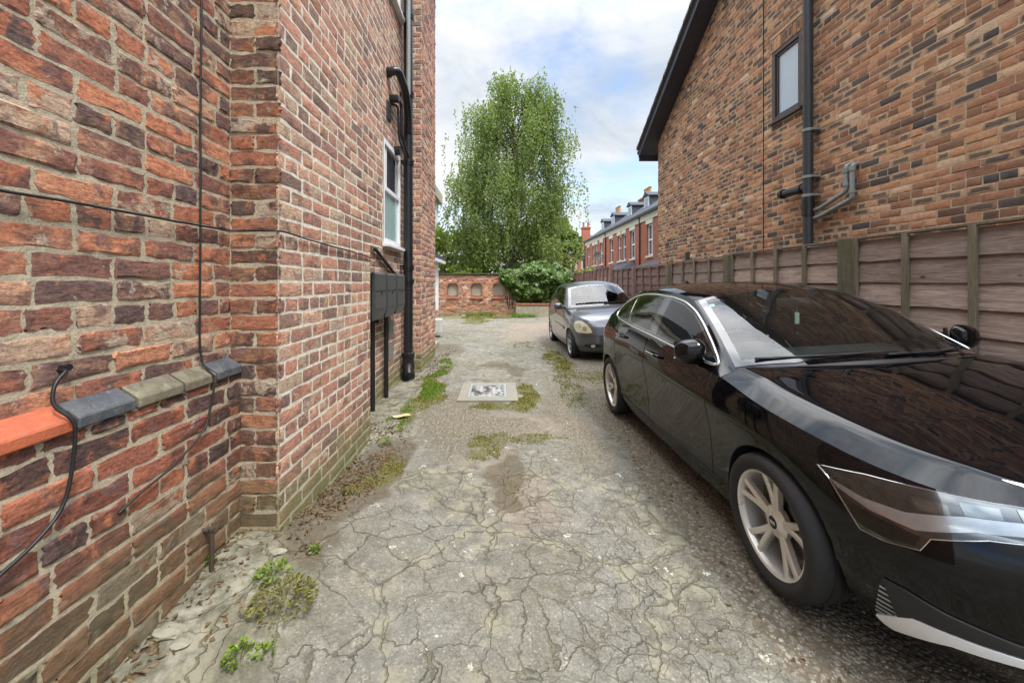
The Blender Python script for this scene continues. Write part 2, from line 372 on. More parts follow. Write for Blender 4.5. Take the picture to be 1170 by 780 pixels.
# ------------------------------------------------------------------ brick wall generator
def brick_wall(mb, O, U, N, W, H, course, blen, seed, joint=0.013, bk=None, bu=None, nu=(0, .05, .3, .52, .75, .95, 1), nv=(0, .13, .5, .87, 1),
               jit=0.0035, depth=0.008, dvar=0.004, bond='garden', holes=(), clip=None, rise=(0, 0), mortar=True, dark_bias=0.0, soldier=None):
    """adds bricks (slot 0) and mortar (slot 1). O origin, U along, N out of the wall; all real islands"""
    r = np.random.default_rng(seed)
    O = np.array(O, float); U = np.array(U, float); N = np.array(N, float); Z = np.array([0, 0, 1.0])
    boxes = []
    nc = int(math.ceil(H/course)); half = (blen-joint)/2
    for j in range(nc):
        v0 = j*course+joint; v1 = min((j+1)*course, H)
        if v1-v0 < course*0.35: continue
        if bond == 'alt': header = (j % 2 == 1); off = 0
        elif bond == 'flemish': header = False; off = (j % 2)*(blen*0.75)
        else: header = (j % 4 == 3); off = (j % 2)*blen/2
        u = -off if not header else -(half/2+joint/2)*(0 if bond == 'alt' else 1)
        k = 0
        while u < W:
            L = half+joint if header else blen
            if bond == 'flemish' and (k+j) % 2: L = half+joint
            if bond == 'garden' and not header and r.random() < 0.06: L = half+joint
            a, b = u+joint/2+r.normal(0, 0.002), u+L-joint/2+r.normal(0, 0.002); u += L; k += 1
            a = max(a, 0.0 if a < 0 else a); b = min(b, W)
            if b-a < 0.03: continue
            segs = [(a, b)]
            for (h0, h1, g0, g1) in holes:
                if v1 > g0+0.01 and v0 < g1-0.01:
                    ns = []
                    for (p, q) in segs:
                        if q <= h0 or p >= h1: ns.append((p, q))
                        else:
                            if p < h0-0.03: ns.append((p, h0))
                            if q > h1+0.03: ns.append((h1, q))
                    segs = ns
            for (p, q) in segs:
                if clip is not None and v1 > clip((p+q)/2)+0.06: continue
                boxes.append((p, q, v0, v1, 1 if q-p < blen*0.6 else 0))
    if soldier:
        s0, s1, z0, z1 = soldier; nn = int((s1-s0)/course)
        for i in range(nn): boxes.append((s0+i*(s1-s0)/nn+joint/2, s0+(i+1)*(s1-s0)/nn-joint/2, z0, z1, 0))
    B = np.array(boxes); n = len(B)
    tu = np.array(nu); tv = np.array(nv); a, b = len(tu), len(tv)
    GU, GV = np.meshgrid(tu, tv, indexing='ij')                       # a x b
    gu = GU.ravel(); gv = GV.ravel(); K = a*b
    u = B[:, 0:1]+(B[:, 1:2]-B[:, 0:1])*gu; v = B[:, 2:3]+(B[:, 3:4]-B[:, 2:3])*gv
    if rise[0]: v = v+rise[0]*np.sin(u*rise[1]+seed)
    per = [i*b for i in range(a)]+[(a-1)*b+j for j in range(1, b)]+[i*b+b-1 for i in range(a-2, -1, -1)]+[j for j in range(b-2, 0, -1)]
    isper = np.zeros(K, bool); isper[per] = True
    corner = [0, (a-1)*b, (a-1)*b+b-1, b-1]
    def soft(x):
        g = x.reshape(n, a, b).copy(); g[:, 1:-1] = (g[:, :-2]+2*g[:, 1:-1]+g[:, 2:])/2.9
        return g.reshape(n, K)
    uj = r.normal(0, jit*.8, (n, K))*(0.6+isper); vj = soft(r.normal(0, jit*0.75, (n, K))*(0.5+isper))
    u = u+uj; v = v+vj
    cx, cy = (B[:, 0:1]+B[:, 1:2])/2, (B[:, 2:3]+B[:, 3:4])/2
    sh = np.zeros(K); sh[corner] = 1
    u = u+(cx-u)*sh*0.035*r.random((n, K)); v = v+(cy-v)*sh*0.16*r.random((n, K))
    nn_ = depth+r.normal(0, dvar, (n, 1))+r.normal(0, dvar*0.5, (n, 1))*(gu-0.5)*2+r.normal(0, dvar*0.5, (n, 1))*(gv-0.5)*2+r.normal(0, jit*0.45, (n, K))-isper*0.0035-sh*0.003
    nn_ = np.maximum(nn_, 0.001)
    ru = u[:, per]; rv = v[:, per]; du = ru-cx; dv = rv-cy
    ru = ru+np.sign(du)*0.0025*(np.abs(du) > 0.4*(B[:, 1:2]-B[:, 0:1])); rv = rv+np.sign(dv)*0.0025*(np.abs(dv) > 0.4*(B[:, 3:4]-B[:, 2:3]))
    rn = np.full_like(ru, -0.008)
    P = np.concatenate([np.stack([u, v, nn_], 2), np.stack([ru, rv, rn], 2)], 1)   # n, K+P, 3
    KT = K+len(per)
    W3 = O+P[..., 0:1]*U+P[..., 1:2]*Z+P[..., 2:3]*N
    fs = []
    for i in range(a-1):
        for j in range(b-1): fs.append((i*b+j, (i+1)*b+j, (i+1)*b+j+1, i*b+j+1))
    L = len(per)
    for i in range(L): fs.append((per[i], K+i, K+(i+1) % L, per[(i+1) % L]))
    F = np.array(fs); allF = (F[None]+(np.arange(n)*KT)[:, None, None]).reshape(-1, 4)
    mb.add(W3.reshape(-1, 3), allF.tolist(), 0)
    rnd = r.random((n, 3)); rnd[:, 0] = np.clip(rnd[:, 0]-dark_bias*B[:, 4]*r.random(n), 0, 1)
    bk.append(np.repeat(rnd, KT, 0))
    if bu is not None:
        uu = np.concatenate([gu, gu[per]]); vv = np.concatenate([gv, gv[per]])
        bu.append(np.tile(np.stack([uu, vv, 0*uu], 1), (n, 1)))
    if mortar:
        us = sorted({0.0, W, *[h for hh in holes for h in hh[:2]]}); vs = sorted({0.0, H, *[h for hh in holes for h in hh[2:]]})
        qs = []
        for i in range(len(us)-1):
            for j in range(len(vs)-1):
                mu, mv = (us[i]+us[i+1])/2, (vs[j]+vs[j+1])/2
                if any(h0 < mu < h1 and g0 < mv < g1 for (h0, h1, g0, g1) in holes): continue
                qs.append((us[i], us[i+1], vs[j], vs[j+1]))
        for (p0, p1, q0, q1) in qs:
            if clip is None: poly = [(p0, q0), (p1, q0), (p1, q1), (p0, q1)]
            else:
                xs = np.linspace(p0, p1, 41)
                poly = [(p0, q0), (p1, q0)]+[(x, max(q0+0.001, min(q1, clip(x)+0.05))) for x in xs[::-1]]
            mb.add([O+x*U+y*Z for (x, y) in poly], [tuple(range(len(poly)))], 1)
            bk.append(np.full((len(poly), 3), 0.5))
            if bu is not None: bu.append(np.zeros((len(poly), 3)))
        for (h0, h1, g0, g1) in holes:                                # brick reveals
            ring = [(h0, g0), (h1, g0), (h1, g1), (h0, g1)]
            for i in range(4):
                a2, b2 = ring[i], ring[(i+1) % 4]
                mb.add([O+a2[0]*U+a2[1]*Z+0.012*N, O+b2[0]*U+b2[1]*Z+0.012*N, O+b2[0]*U+b2[1]*Z-0.14*N, O+a2[0]*U+a2[1]*Z-0.14*N], [(0, 1, 2, 3)], 1)
                bk.append(np.full((4, 3), 0.5))
                if bu is not None: bu.append(np.zeros((4, 3)))

def wall_obj(name, specs, mats, parent, bu=False, core=None, smooth=28):
    mb = MB(); bk = []; bul = [] if bu else None
    for sp in specs: brick_wall(mb, bk=bk, bu=bul, **sp)
    if core:
        for (a, b) in core:
            n0 = mb.n; mb.box2(a, b, mi=1); bk.append(np.full((mb.n-n0, 3), 0.5))
            if bu: bul.append(np.zeros((mb.n-n0, 3)))
    at = {'bk': np.concatenate(bk)}
    if bu: at['bu'] = np.concatenate(bul)
    return mb.build(name, mats, parent, smooth=smooth, attrs=at)

# ------------------------------------------------------------------ ground
def vnoise_grid():
    pass
xs = np.concatenate([[-400, -120, -40, -14, -6, -3.2, -2.4], np.arange(-1.9, 3.9, 0.025), [4.4, 6, 9, 14, 30, 80, 200, 400]])
ys = [-300, -80, -25, -8, -3, -1.5, -0.5]; yy = 0.2
while yy < 24: ys.append(yy); yy += max(0.02, 0.011*yy)
ys = np.array(ys+[25, 28, 33, 40, 55, 80, 130, 250, 600, 1200])
GX, GY = np.meshgrid(xs, ys, indexing='ij')
near = ((GX > -2) & (GX < 4) & (GY > 0) & (GY < 20)).astype(float)
wx = GX+0.22*(fbm(GX*2.1, GY*2.1)-0.5)*2+0.05*(fbm(GX*9, GY*9)-0.5)*2
wy = GY+0.35*(fbm(GX*2.1+40, GY*2.1+9)-0.5)*2+0.07*(fbm(GX*8+7, GY*8)-0.5)*2
def blob(cx, cy, rx, ry, soft=0.35):
    d = np.sqrt(((wx-cx)/rx)**2+((wy-cy)/ry)**2); return 1-smooth01(d, 1-soft, 1+soft)
def rect(x0, x1, y0, y1, s=0.08):
    return smooth01(wx, x0-s, x0+s)*(1-smooth01(wx, x1-s, x1+s))*smooth01(wy, y0-s, y0+s)*(1-smooth01(wy, y1-s, y1+s))
mx = lambda *a: np.maximum.reduce(a)
nz = fbm(GX*5+3, GY*5+1)
moss = mx(blob(.33, 5.25, .15, .65)*.9, blob(.05, 4.80, .36, .16)*.75, blob(.17, 3.72, .42, .14)*.65, blob(-.12, 3.62, .16, .16)*.7,
          blob(-1.2, 17.1, 2.2, .55)*.85, blob(-.9, 15.6, .55, 1.3)*.6, blob(1.10, 7.5, .25, 1.5)*.6, blob(1.5, 6.2, .4, .5)*.5,
          blob(.7, 9.5, .5, .5)*.35, blob(-.92, 3.1, .15, .3)*.8, blob(-.97, 5.6, .16, 1.4)*.8, blob(1.0, 5.4, .2, .8)*.5, blob(.08, 2.95, .12, .22)*.3)
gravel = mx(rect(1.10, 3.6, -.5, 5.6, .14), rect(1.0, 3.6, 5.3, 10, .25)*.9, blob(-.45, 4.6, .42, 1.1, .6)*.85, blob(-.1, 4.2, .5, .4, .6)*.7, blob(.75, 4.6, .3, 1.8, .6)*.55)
apron = mx(rect(-1.6, -.86, .3, 2.15, .1), rect(-1.6, -.92, 3.9, 6.3, .05)*.9)
dark = mx(blob(.07, 3.15, .2, .30)*.75, blob(.06, 2.72, .13, .2)*.9, blob(.3, 6.9, .25, .5)*.6, blob(-1.05, 2.95, .27, .85)*.95, blob(-1.18, 9.0, .45, 1.0)*.5, blob(1.2, 3.4, .2, 1.4)*.3, rect(1.45, 3.0, .8, 5.6, .1)*.3, blob(.5, 4.9, .3, .5)*.3, blob(-.3, 10.5, .5, .8)*.35, blob(-.05, 7.3, .3, .3)*.7)  # rect entry: shade under the black car, put into the ground colour
pink = mx(rect(-.2, .95, 3.85, 4.55, .12)*.8, rect(.2, 2.2, 10.2, 15, .3)*.8, blob(.2, 2.75, .25, .4)*.6, rect(-2, 2, 12.6, 13.0, .1)*.7, blob(-.1, 3.45, .3, .2)*.4)
crackd = np.clip(rect(.35, 1.1, .2, 3.8, .25)*.4+.42+.4*(fbm(GX*.8, GY*.8)-.5), 0, 1)
rnd4 = fbm(GX*40, GY*40, 2)
H = gz(GX, GY)+near*(0.012*(fbm(GX*1.7, GY*1.7)-0.5)+0.008*(fbm(GX*7, GY*7)-.5)+0.006*(rnd4-.5)*(.3+gravel+moss)+0.016*moss*nz-0.012*dark*(1-gravel))
H += near*apron*(0.022+0.035*(fbm(GX*5+2, GY*5)-.5)+0.016*(fbm(GX*15, GY*15+4)-.5))
H = np.where(near > 0, H, np.where((np.abs(GX) > 60) | (GY > 100), -0.5, gz(GX, GY)*0-0.02))
mb = MB(); mb.grid(np.stack([GX, GY, H], 2))
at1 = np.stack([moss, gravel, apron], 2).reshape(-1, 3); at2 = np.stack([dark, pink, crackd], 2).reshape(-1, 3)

def ground_material():
    m, nt, out = new_mat('cracked_old_tarmac')
    p = nt.pos()
    mo, gr, ap = nt.sep(nt.attr('ma').outputs['Vector']); da, pi, cd = nt.sep(nt.attr('mb').outputs['Vector'])
    n1 = nt.noise(p, 1.3, 6, 0.6); n2 = nt.noise(p, 9, 6, 0.65); n3 = nt.noise(p, 60, 5, 0.7); n4 = nt.noise(p, 240, 3, 0.7)
    base = nt.ramp(n2, [(0.28, (0.150, 0.142, 0.120)), (0.5, (0.220, 0.209, 0.179)), (0.72, (0.292, 0.279, 0.242))])
    base = nt.mix(nt.step(n1, 0.35, 0.65), base, nt.mix(1.0, base, (0.84, 0.82, 0.75), 'MULTIPLY'))
    base = nt.mix(nt.math('MULTIPLY', nt.step(nt.noise(p, 0.55, 6, 0.66, 0.5), 0.50, 0.62), 0.5), base, (0.125, 0.118, 0.095))
    agg = nt.vor(p, 130, 'F1', 1)
    base = nt.mix(0.45, base, nt.mix(1.0, base, nt.ramp(nt.sep(agg)[0], [(0.0, (0.45, 0.44, 0.42)), (0.6, (1.0, 1.0, 1.0)), (0.93, (1.35, 1.33, 1.3)), (1.0, (2.3, 2.25, 2.1))]), 'MULTIPLY'))
    # worn pale patches
    wear = nt.math('MULTIPLY', nt.step(nt.noise(p, 3.1, 7, 0.72, 0.3), 0.60, 0.66), 0.75)
    base = nt.mix(wear, base, nt.mix(n3, (0.27, 0.255, 0.21), (0.40, 0.38, 0.32)))
    base = nt.mix(nt.math('MULTIPLY', nt.step(nt.noise(p, 6.0, 5, 0.65), 0.635, 0.655), nt.step(n3, 0.44, 0.54)), base, (0.56, 0.53, 0.45))
    base = nt.mix(nt.math('MULTIPLY', pi, 0.8), base, nt.mix(n2, (0.21, 0.155, 0.12), (0.33, 0.26, 0.205)))
    base = nt.mix(nt.math('MULTIPLY', ap, 0.85), base, nt.mix(nt.step(nt.noise(p, 5, 8, 0.75, 0.5), 0.36, 0.64), (0.095, 0.090, 0.055), nt.mix(nt.step(nt.noise(p, 17, 5, 0.7), .4, .6), (0.22, 0.205, 0.145), (0.36, 0.335, 0.26))))
    # cracks: crazed plates of two sizes
    wv = nt.vmath('ADD', p, nt.vmath('MULTIPLY', nt.vmath('SUBTRACT', nt.noisec(p, 3.0, 4), (0.5, 0.5, 0.5)), (0.34, 0.34, 0.0)))
    wv = nt.vmath('ADD', wv, nt.vmath('MULTIPLY', nt.vmath('SUBTRACT', nt.noisec(p, 22.0, 3), (0.5, 0.5, 0.5)), (0.06, 0.06, 0.0)))
    flat = nt.vmath('MULTIPLY', wv, (1, 1, 0))
    v1 = nt.vor(flat, 1.25, 'DISTANCE_TO_EDGE'); v2 = nt.vor(flat, 4.3, 'DISTANCE_TO_EDGE'); v3 = nt.vor(flat, 11.5, 'DISTANCE_TO_EDGE')
    wid = nt.math('MULTIPLY_ADD', n1, 0.011, 0.0015)
    k1 = nt.math('SUBTRACT', 1.0, nt.n('ShaderNodeMapRange', {0: v1, 1: nt.math('MULTIPLY', wid, 0.25), 2: wid}).outputs[0])
    m2 = nt.step(nt.math('ADD', nt.math('MULTIPLY', cd, 0.6), nt.math('MULTIPLY', nt.noise(p, 1.7, 3), 0.8)), 0.42, 0.70)
    k2 = nt.math('MULTIPLY', nt.step(v2, 0.021, 0.005), m2)
    k3 = nt.math('MULTIPLY', nt.step(v3, 0.034, 0.008), nt.math('MULTIPLY', nt.step(nt.math('ADD', cd, nt.math('MULTIPLY', nt.noise(p, 2.2, 3), 0.6)), 0.66, 0.95), 0.65))
    k = nt.math('MAXIMUM', nt.math('MAXIMUM', k1, k2), k3)
    k = nt.math('MULTIPLY', k, nt.step(nt.noise(p, 2.6, 4), 0.30, 0.46))
    k = nt.math('MULTIPLY', k, nt.math('SUBTRACT', 1.0, nt.math('MAXIMUM', gr, nt.math('MULTIPLY', mo, 0.6)), clamp=True))
    edge = nt.math('MULTIPLY', nt.math('MULTIPLY', nt.step(v1, 0.10, 0.015), nt.step(n2, 0.42, 0.62)), 0.7)
    base = nt.mix(edge, base, nt.mix(n3, (0.22, 0.20, 0.13), (0.36, 0.33, 0.24)))
    crk = nt.mix(nt.step(nt.noise(p, 6, 3), 0.40, 0.6), (0.045, 0.040, 0.027), nt.mix(n3, (0.10, 0.10, 0.035), (0.20, 0.17, 0.08)))
    base = nt.mix(nt.math('MULTIPLY', k, 0.52), base, crk)
    # gravel
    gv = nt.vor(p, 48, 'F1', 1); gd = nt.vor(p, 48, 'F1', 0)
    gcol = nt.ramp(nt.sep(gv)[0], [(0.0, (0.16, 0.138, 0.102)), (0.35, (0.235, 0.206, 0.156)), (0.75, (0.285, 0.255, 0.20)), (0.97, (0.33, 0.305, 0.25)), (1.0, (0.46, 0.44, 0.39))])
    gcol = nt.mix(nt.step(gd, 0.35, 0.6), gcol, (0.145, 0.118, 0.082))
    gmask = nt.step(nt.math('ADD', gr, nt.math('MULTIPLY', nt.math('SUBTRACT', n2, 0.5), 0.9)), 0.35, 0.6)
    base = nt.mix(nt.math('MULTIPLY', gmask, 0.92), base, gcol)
    # damp earth and stains, plus shade painted under the black car
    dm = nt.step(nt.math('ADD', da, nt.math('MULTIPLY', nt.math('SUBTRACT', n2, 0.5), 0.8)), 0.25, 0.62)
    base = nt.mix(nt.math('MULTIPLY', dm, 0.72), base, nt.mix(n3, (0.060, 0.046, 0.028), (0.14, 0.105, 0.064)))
    # moss
    mm = nt.step(nt.math('ADD', mo, nt.math('MULTIPLY', nt.math('SUBTRACT', nt.noise(p, 14, 6, 0.7), 0.5), 2.2)), 0.40, 0.85)
    mcol = nt.mix(nt.noise(p, 25, 4), (0.095, 0.085, 0.032), (0.20, 0.185, 0.055))
    base = nt.mix(nt.math('MULTIPLY', mm, 0.85), base, mcol)
    film = nt.math('MULTIPLY', nt.step(nt.noise(p, 0.9, 5, 0.6), 0.46, 0.70), 0.16)
    base = nt.mix(film, base, nt.mix(n2, (0.15, 0.15, 0.075), (0.22, 0.21, 0.11)))
    h = nt.math('ADD', nt.math('MULTIPLY', n3, 0.35), nt.math('MULTIPLY', n4, 0.25))
    h = nt.math('ADD', h, nt.math('MULTIPLY', n2, 0.5))
    h = nt.math('SUBTRACT', h, nt.math('MULTIPLY', k, 0.9))
    h = nt.math('SUBTRACT', h, nt.math('MULTIPLY', nt.math('MULTIPLY', gd, gmask), 0.9))
    h = nt.math('ADD', h, nt.math('MULTIPLY', mm, nt.noise(p, 90, 4)))
    rough = nt.math('SUBTRACT', 0.92, nt.math('MULTIPLY', dm, 0.2))
    pbr(nt, out, base=base, rough=rough, spec=0.25, normal=nt.bump(h, 0.8, 0.02))
    return m
M_GROUND = ground_material()
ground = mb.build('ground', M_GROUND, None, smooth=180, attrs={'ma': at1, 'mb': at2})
structure(ground)

# ------------------------------------------------------------------ left-hand house
XW, XP, XA, XB, XC = -1.507, -1.444, -1.233, -1.52, -1.31
YC = 2.227; CO = 0.0915; BL = 0.274
lh = empty('brick_house', (-4.5, 3.5, 0), 'weathered red brick house with tiled ledge and white sash window on the left', 'house')
V = np.array
wall_obj('upper_wall', [dict(O=(XW, -1.6, 1.045), U=(0, 1, 0), N=(1, 0, 0), W=YC+1.6, H=6.6, course=CO, blen=BL, seed=3, joint=.0195, jit=.0038, depth=.003, dvar=.0025, rise=(.004, 2.0),
         nu=(0, .03, .15, .28, .42, .56, .7, .84, .97, 1), nv=(0, .10, .3, .5, .7, .9, 1), dark_bias=.5)], [M_BR_OLD, M_MO_OLD], lh)
wall_obj('plinth_wall', [dict(O=(XP, -1.6, -.06), U=(0, 1, 0), N=(1, 0, 0), W=YC+1.6, H=1.06, course=CO, blen=BL, seed=5, joint=.0185, jit=.0038, depth=.003, dvar=.0025, rise=(.004, 2.0),
         nu=(0, .03, .15, .28, .42, .56, .7, .84, .97, 1), nv=(0, .10, .3, .5, .7, .9, 1), dark_bias=.5)], [M_BR_PLIN, M_MO_OLD], lh)
wall_obj('corner_return', [dict(O=(XW, YC, -.06), U=(1, 0, 0), N=(0, -1, 0), W=XA-XW+.006, H=7.7, course=CO, blen=BL, seed=8, joint=.0175, jit=.0038, depth=.004, dvar=.004, bond='alt',
         nu=(0, .03, .15, .28, .42, .56, .7, .84, .97, 1), nv=(0, .10, .3, .5, .7, .9, 1))], [M_BR_JAMB, M_MO_OLD], lh)
wall_obj('side_wall', [dict(O=(XA, YC-.006, -.06), U=(0, 1, 0), N=(1, 0, 0), W=3.82-YC, H=1.92, course=CO, blen=BL, seed=11, joint=.019, jit=.0030, depth=.0015, dvar=.0012),
                       dict(O=(XA, YC-.006, 1.86), U=(0, 1, 0), N=(1, 0, 0), W=4.20-YC, H=5.78, course=CO, blen=BL, seed=12, joint=.019, jit=.0030, depth=.0015, dvar=.0012)],
         [M_BR_PALE, M_MO_PALE], lh, core=[((XB-.02, 3.40, -.05), (XA-.002, 3.815, 1.86)), ((XB-.02, 3.40, 1.862), (XA-.002, 4.198, 7.6)), ((XW-.3, YC+.004, -.05), (XA-.002, 3.4, 7.6))])
WIN = (5.22, 6.10, 2.02, 3.42); WIN2 = (5.30, 6.12, 5.52, 6.95)
wall_obj('recessed_wall', [dict(O=(XB, 3.815, -.06), U=(0, 1, 0), N=(1, 0, 0), W=6.71-3.815, H=7.7, course=CO, blen=BL, seed=15, joint=.018, jit=.0030, depth=.002, dvar=.0015,
         holes=[(a-3.815, b-3.815, c+.06, d+.06) for (a, b, c, d) in (WIN, WIN2)])], [M_BR_PALE, M_MO_PALE], lh)
wall_obj('chimney_breast', [dict(O=(XB, 6.70, -.06), U=(1, 0, 0), N=(0, -1, 0), W=XC-XB+.006, H=9.2, course=CO, blen=.21, seed=18, joint=.014, jit=.003, depth=.006, dvar=.003, bond='alt', nu=(0, .06, .5, .94, 1), nv=(0, .13, .87, 1)),
                            dict(O=(XC, 6.694, -.06), U=(0, 1, 0), N=(1, 0, 0), W=1.476, H=9.2, course=CO, blen=BL, seed=19, joint=.015, jit=.003, depth=.006, dvar=.003, nu=(0, .05, .5, .95, 1), nv=(0, .13, .87, 1))],
         [M_BR_PALE, M_MO_PALE], lh, core=[((-1.9, 6.704, -.05), (XC-.002, 8.166, 9.1))])
mb = MB()
mb.box2((-7.5, -1.55, -.05), (XP-.07, YC-.003, 1.0)); mb.box2((-7.5, -1.55, 1.02), (XW-.004, YC-.003, 7.6)); mb.box2((-7.5, YC, -.05), (-1.82, 8.0, 7.6))
mb.build('rear_masonry', M_MO_OLD, lh)
mb = MB(); mb.prism([(-7.9, 7.55), (-1.1, 7.55), (-1.1, 7.65), (-4.5, 10.2), (-7.9, 7.65)], 'y', -1.9, 8.4)
M_SLATE = plain('roof_slate', (0.075, 0.08, 0.092), 0.75, var=0.4, scale=5, bump=0.3, spec=.15)
mb.build('roof', M_SLATE, lh)
# ledge of terracotta and blue tiles
def tile_mat(name, col, col2, lich):
    m, nt, out = new_mat(name); p = nt.pos()
    c = nt.mix(nt.step(nt.noise(p, 11, 6, .7, .5), .38, .62), col, col2)
    c = nt.mix(nt.math('MULTIPLY', nt.step(nt.noise(p, 24, 5, .75), .58, .66), lich), c, (.34, .31, .22))
    c = nt.mix(nt.math('MULTIPLY', nt.step(nt.noise(p, 70, 4, .7), .62, .7), .6), c, tuple(x*.35 for x in col))
    h = nt.math('ADD', nt.noise(p, 18, 5, .6), nt.math('MULTIPLY', nt.noise(p, 120, 4, .7), .5))
    pbr(nt, out, base=c, rough=nt.math('MULTIPLY_ADD', nt.noise(p, 9, 4), .4, .4), spec=.35, normal=nt.bump(h, .7, .006)); return m
M_TERRA = tile_mat('terracotta_tile', (0.50, 0.135, 0.060), (0.40, 0.105, 0.052), .12)
M_BLUET = tile_mat('blue_brick_tile', (0.060, 0.066, 0.078), (0.10, 0.105, 0.11), .25)
M_BROWNT = tile_mat('brown_brick_tile', (0.12, 0.105, 0.075), (0.19, 0.17, 0.115), .45)
def ledge_tile(y0, y1, mat, dz=0.0):
    mb = MB(); e = .004; a, b = y0+e, y1-e
    prof = [(XW+.003, 1.0), (XP+.010, 1.0), (XP+.016, 1.0), (XP+.016, 1.036), (XP+.012, 1.043), (XW+.003, 1.088)]
    bmv = [(p, q+dz) for p, q in prof]; mb.prism(bmv, 'y', a, b)
    o = mb.build('ledge_tile', mat, lh); md = o.modifiers.new('bevel', 'BEVEL'); md.width = .007; md.segments = 3; md.limit_method = 'ANGLE'
    return o
yy = 1.346; first = None
for y0, y1, mt in ((.90, 1.346, M_TERRA), (.44, .896, M_TERRA), (-.02, .436, M_TERRA), (-.5, -.03, M_TERRA), (1.352, 1.574, M_BLUET), (1.58, 1.812, M_BROWNT), (1.818, 2.018, M_BROWNT), (2.024, 2.222, M_BLUET)):
    o = ledge_tile(y0, y1, mt, 0.004*random.random()); o['label'] = {'terracotta_tile': 'bright orange terracotta ledge tile', 'blue_brick_tile': 'dark blue ledge tile', 'brown_brick_tile': 'mossy brown ledge tile'}[mt.name]
# windows of the recessed wall
def sash(y0, y1, z0, z1, low_mat, up_mat):
    t = .055; x0, x1 = XB-.035, XB+.012
    f = MB()
    for a, b in (((y0, z0), (y0+t, z1)), ((y1-t, z0), (y1, z1)), ((y0+t, z1-t-.02), (y1-t, z1)), ((y0+t, z0), (y1-t, z0+t+.02))): f.box2((x0, a[0], a[1]), (x1, b[0], b[1]), .006)
    zm = z0+(z1-z0)*.53
    f.box2((x0, y0+t, zm-.03), (x1-.002, y1-t, zm+.03), .006); f.box2((x0-.01, y0+t, zm+.03), (x0+.015, y0+t+.03, z1-t-.02), .004); f.box2((x0-.01, y1-t-.03, zm+.03), (x0+.015, y1-t, z1-t-.02), .004)
    fo = f.build('window', M_UPVC, lh)
    for nm, a, b, mt in (('pane', z0+t+.02, zm-.03, low_mat), ('pane', zm+.03, z1-t-.02, up_mat)):
        p = MB(); p.add([(XB-.02, y0+t, a), (XB-.02, y1-t, a), (XB-.02, y1-t, b), (XB-.02, y0+t, b)], [(0, 1, 2, 3)]); p.build(nm, mt, fo)
    if up_mat is M_PANE_DARK:
        b = MB()
        for i in range(4): b.box2((XB-.019, y0+.1+.035*i, zm+.04), (XB-.012, y0+.115+.035*i, z1-.1))
        b.build('blind', M_RENDER, fo)
    s = MB(); s.box2((XB-.03, y0-.03, z0-.045), (XB+.085, y1+.05, z0-.004), .006); s.build('sill', M_UPVC, fo)
    return fo
def noshift(fn):
    return fn
sash(*WIN, M_PANE_FROST, M_PANE_DARK); sash(*WIN2, M_PANE_DARK, M_PANE_DARK)

# ------------------------------------------------------------------ right-hand modern house
XR = 4.1
def rclip(u):   # u runs towards the camera from y = 10.25
    return min(5.06+.593*u, 5.06+.593*(10-u))+.05
rh = empty('brick_house', (8.1, 5.25, 0), 'modern multicoloured brown brick house with dark gable verge standing behind the panel fence', 'house')
hw = (10.25-5.97, 10.25-5.38, 3.88, 4.93)
wall_obj('gable_wall', [dict(O=(XR, 10.25, 0), U=(0, -1, 0), N=(-1, 0, 0), W=10.0, H=8.05, course=.075, blen=.225, seed=23, joint=.010, jit=.0018, depth=.004, dvar=.0018, bond='stretcher',
         nu=(0, .04, .5, .96, 1), nv=(0, .12, .88, 1), holes=[hw, (hw[0]-.05, hw[1]+.05, hw[3]+.001, hw[3]+.2)], clip=rclip, soldier=(hw[0]-.05, hw[1]+.05, hw[3]+.006, hw[3]+.2))], [M_BR_MOD, M_MO_MOD], rh, bu=True)
mb = MB(); mb.prism([(.27, .0), (10.23, .0), (10.23, 5.05), (5.25, 8.0), (.27, 5.05)], 'x', XR+.16, 12.0)
mb.add([(XR+.01, 10.25, 0), (XR+.16, 10.25, 0), (XR+.16, 10.25, 5.05), (XR+.01, 10.25, 5.05)], [(3, 2, 1, 0)]); mb.add([(XR+.01, .25, 0), (XR+.16, .25, 0), (XR+.16, .25, 5.05), (XR+.01, .25, 5.05)], [(0, 1, 2, 3)])
mb.add([(XR+.02, hw_y, z) for hw_y, z in ((5.30, 4.935), (6.05, 4.935), (6.05, 5.12), (5.30, 5.12))], [(0, 1, 2, 3)])
mb.build('rear_masonry', M_MO_MOD, rh)
M_TILE = plain('concrete_roof_tile', (0.10, 0.092, 0.085), 0.8, var=0.3, scale=6, bump=0.3)
M_SOFFIT = plain('dark_soffit_board', (0.034, 0.036, 0.052), 0.4, var=0.15, bump=0.04)
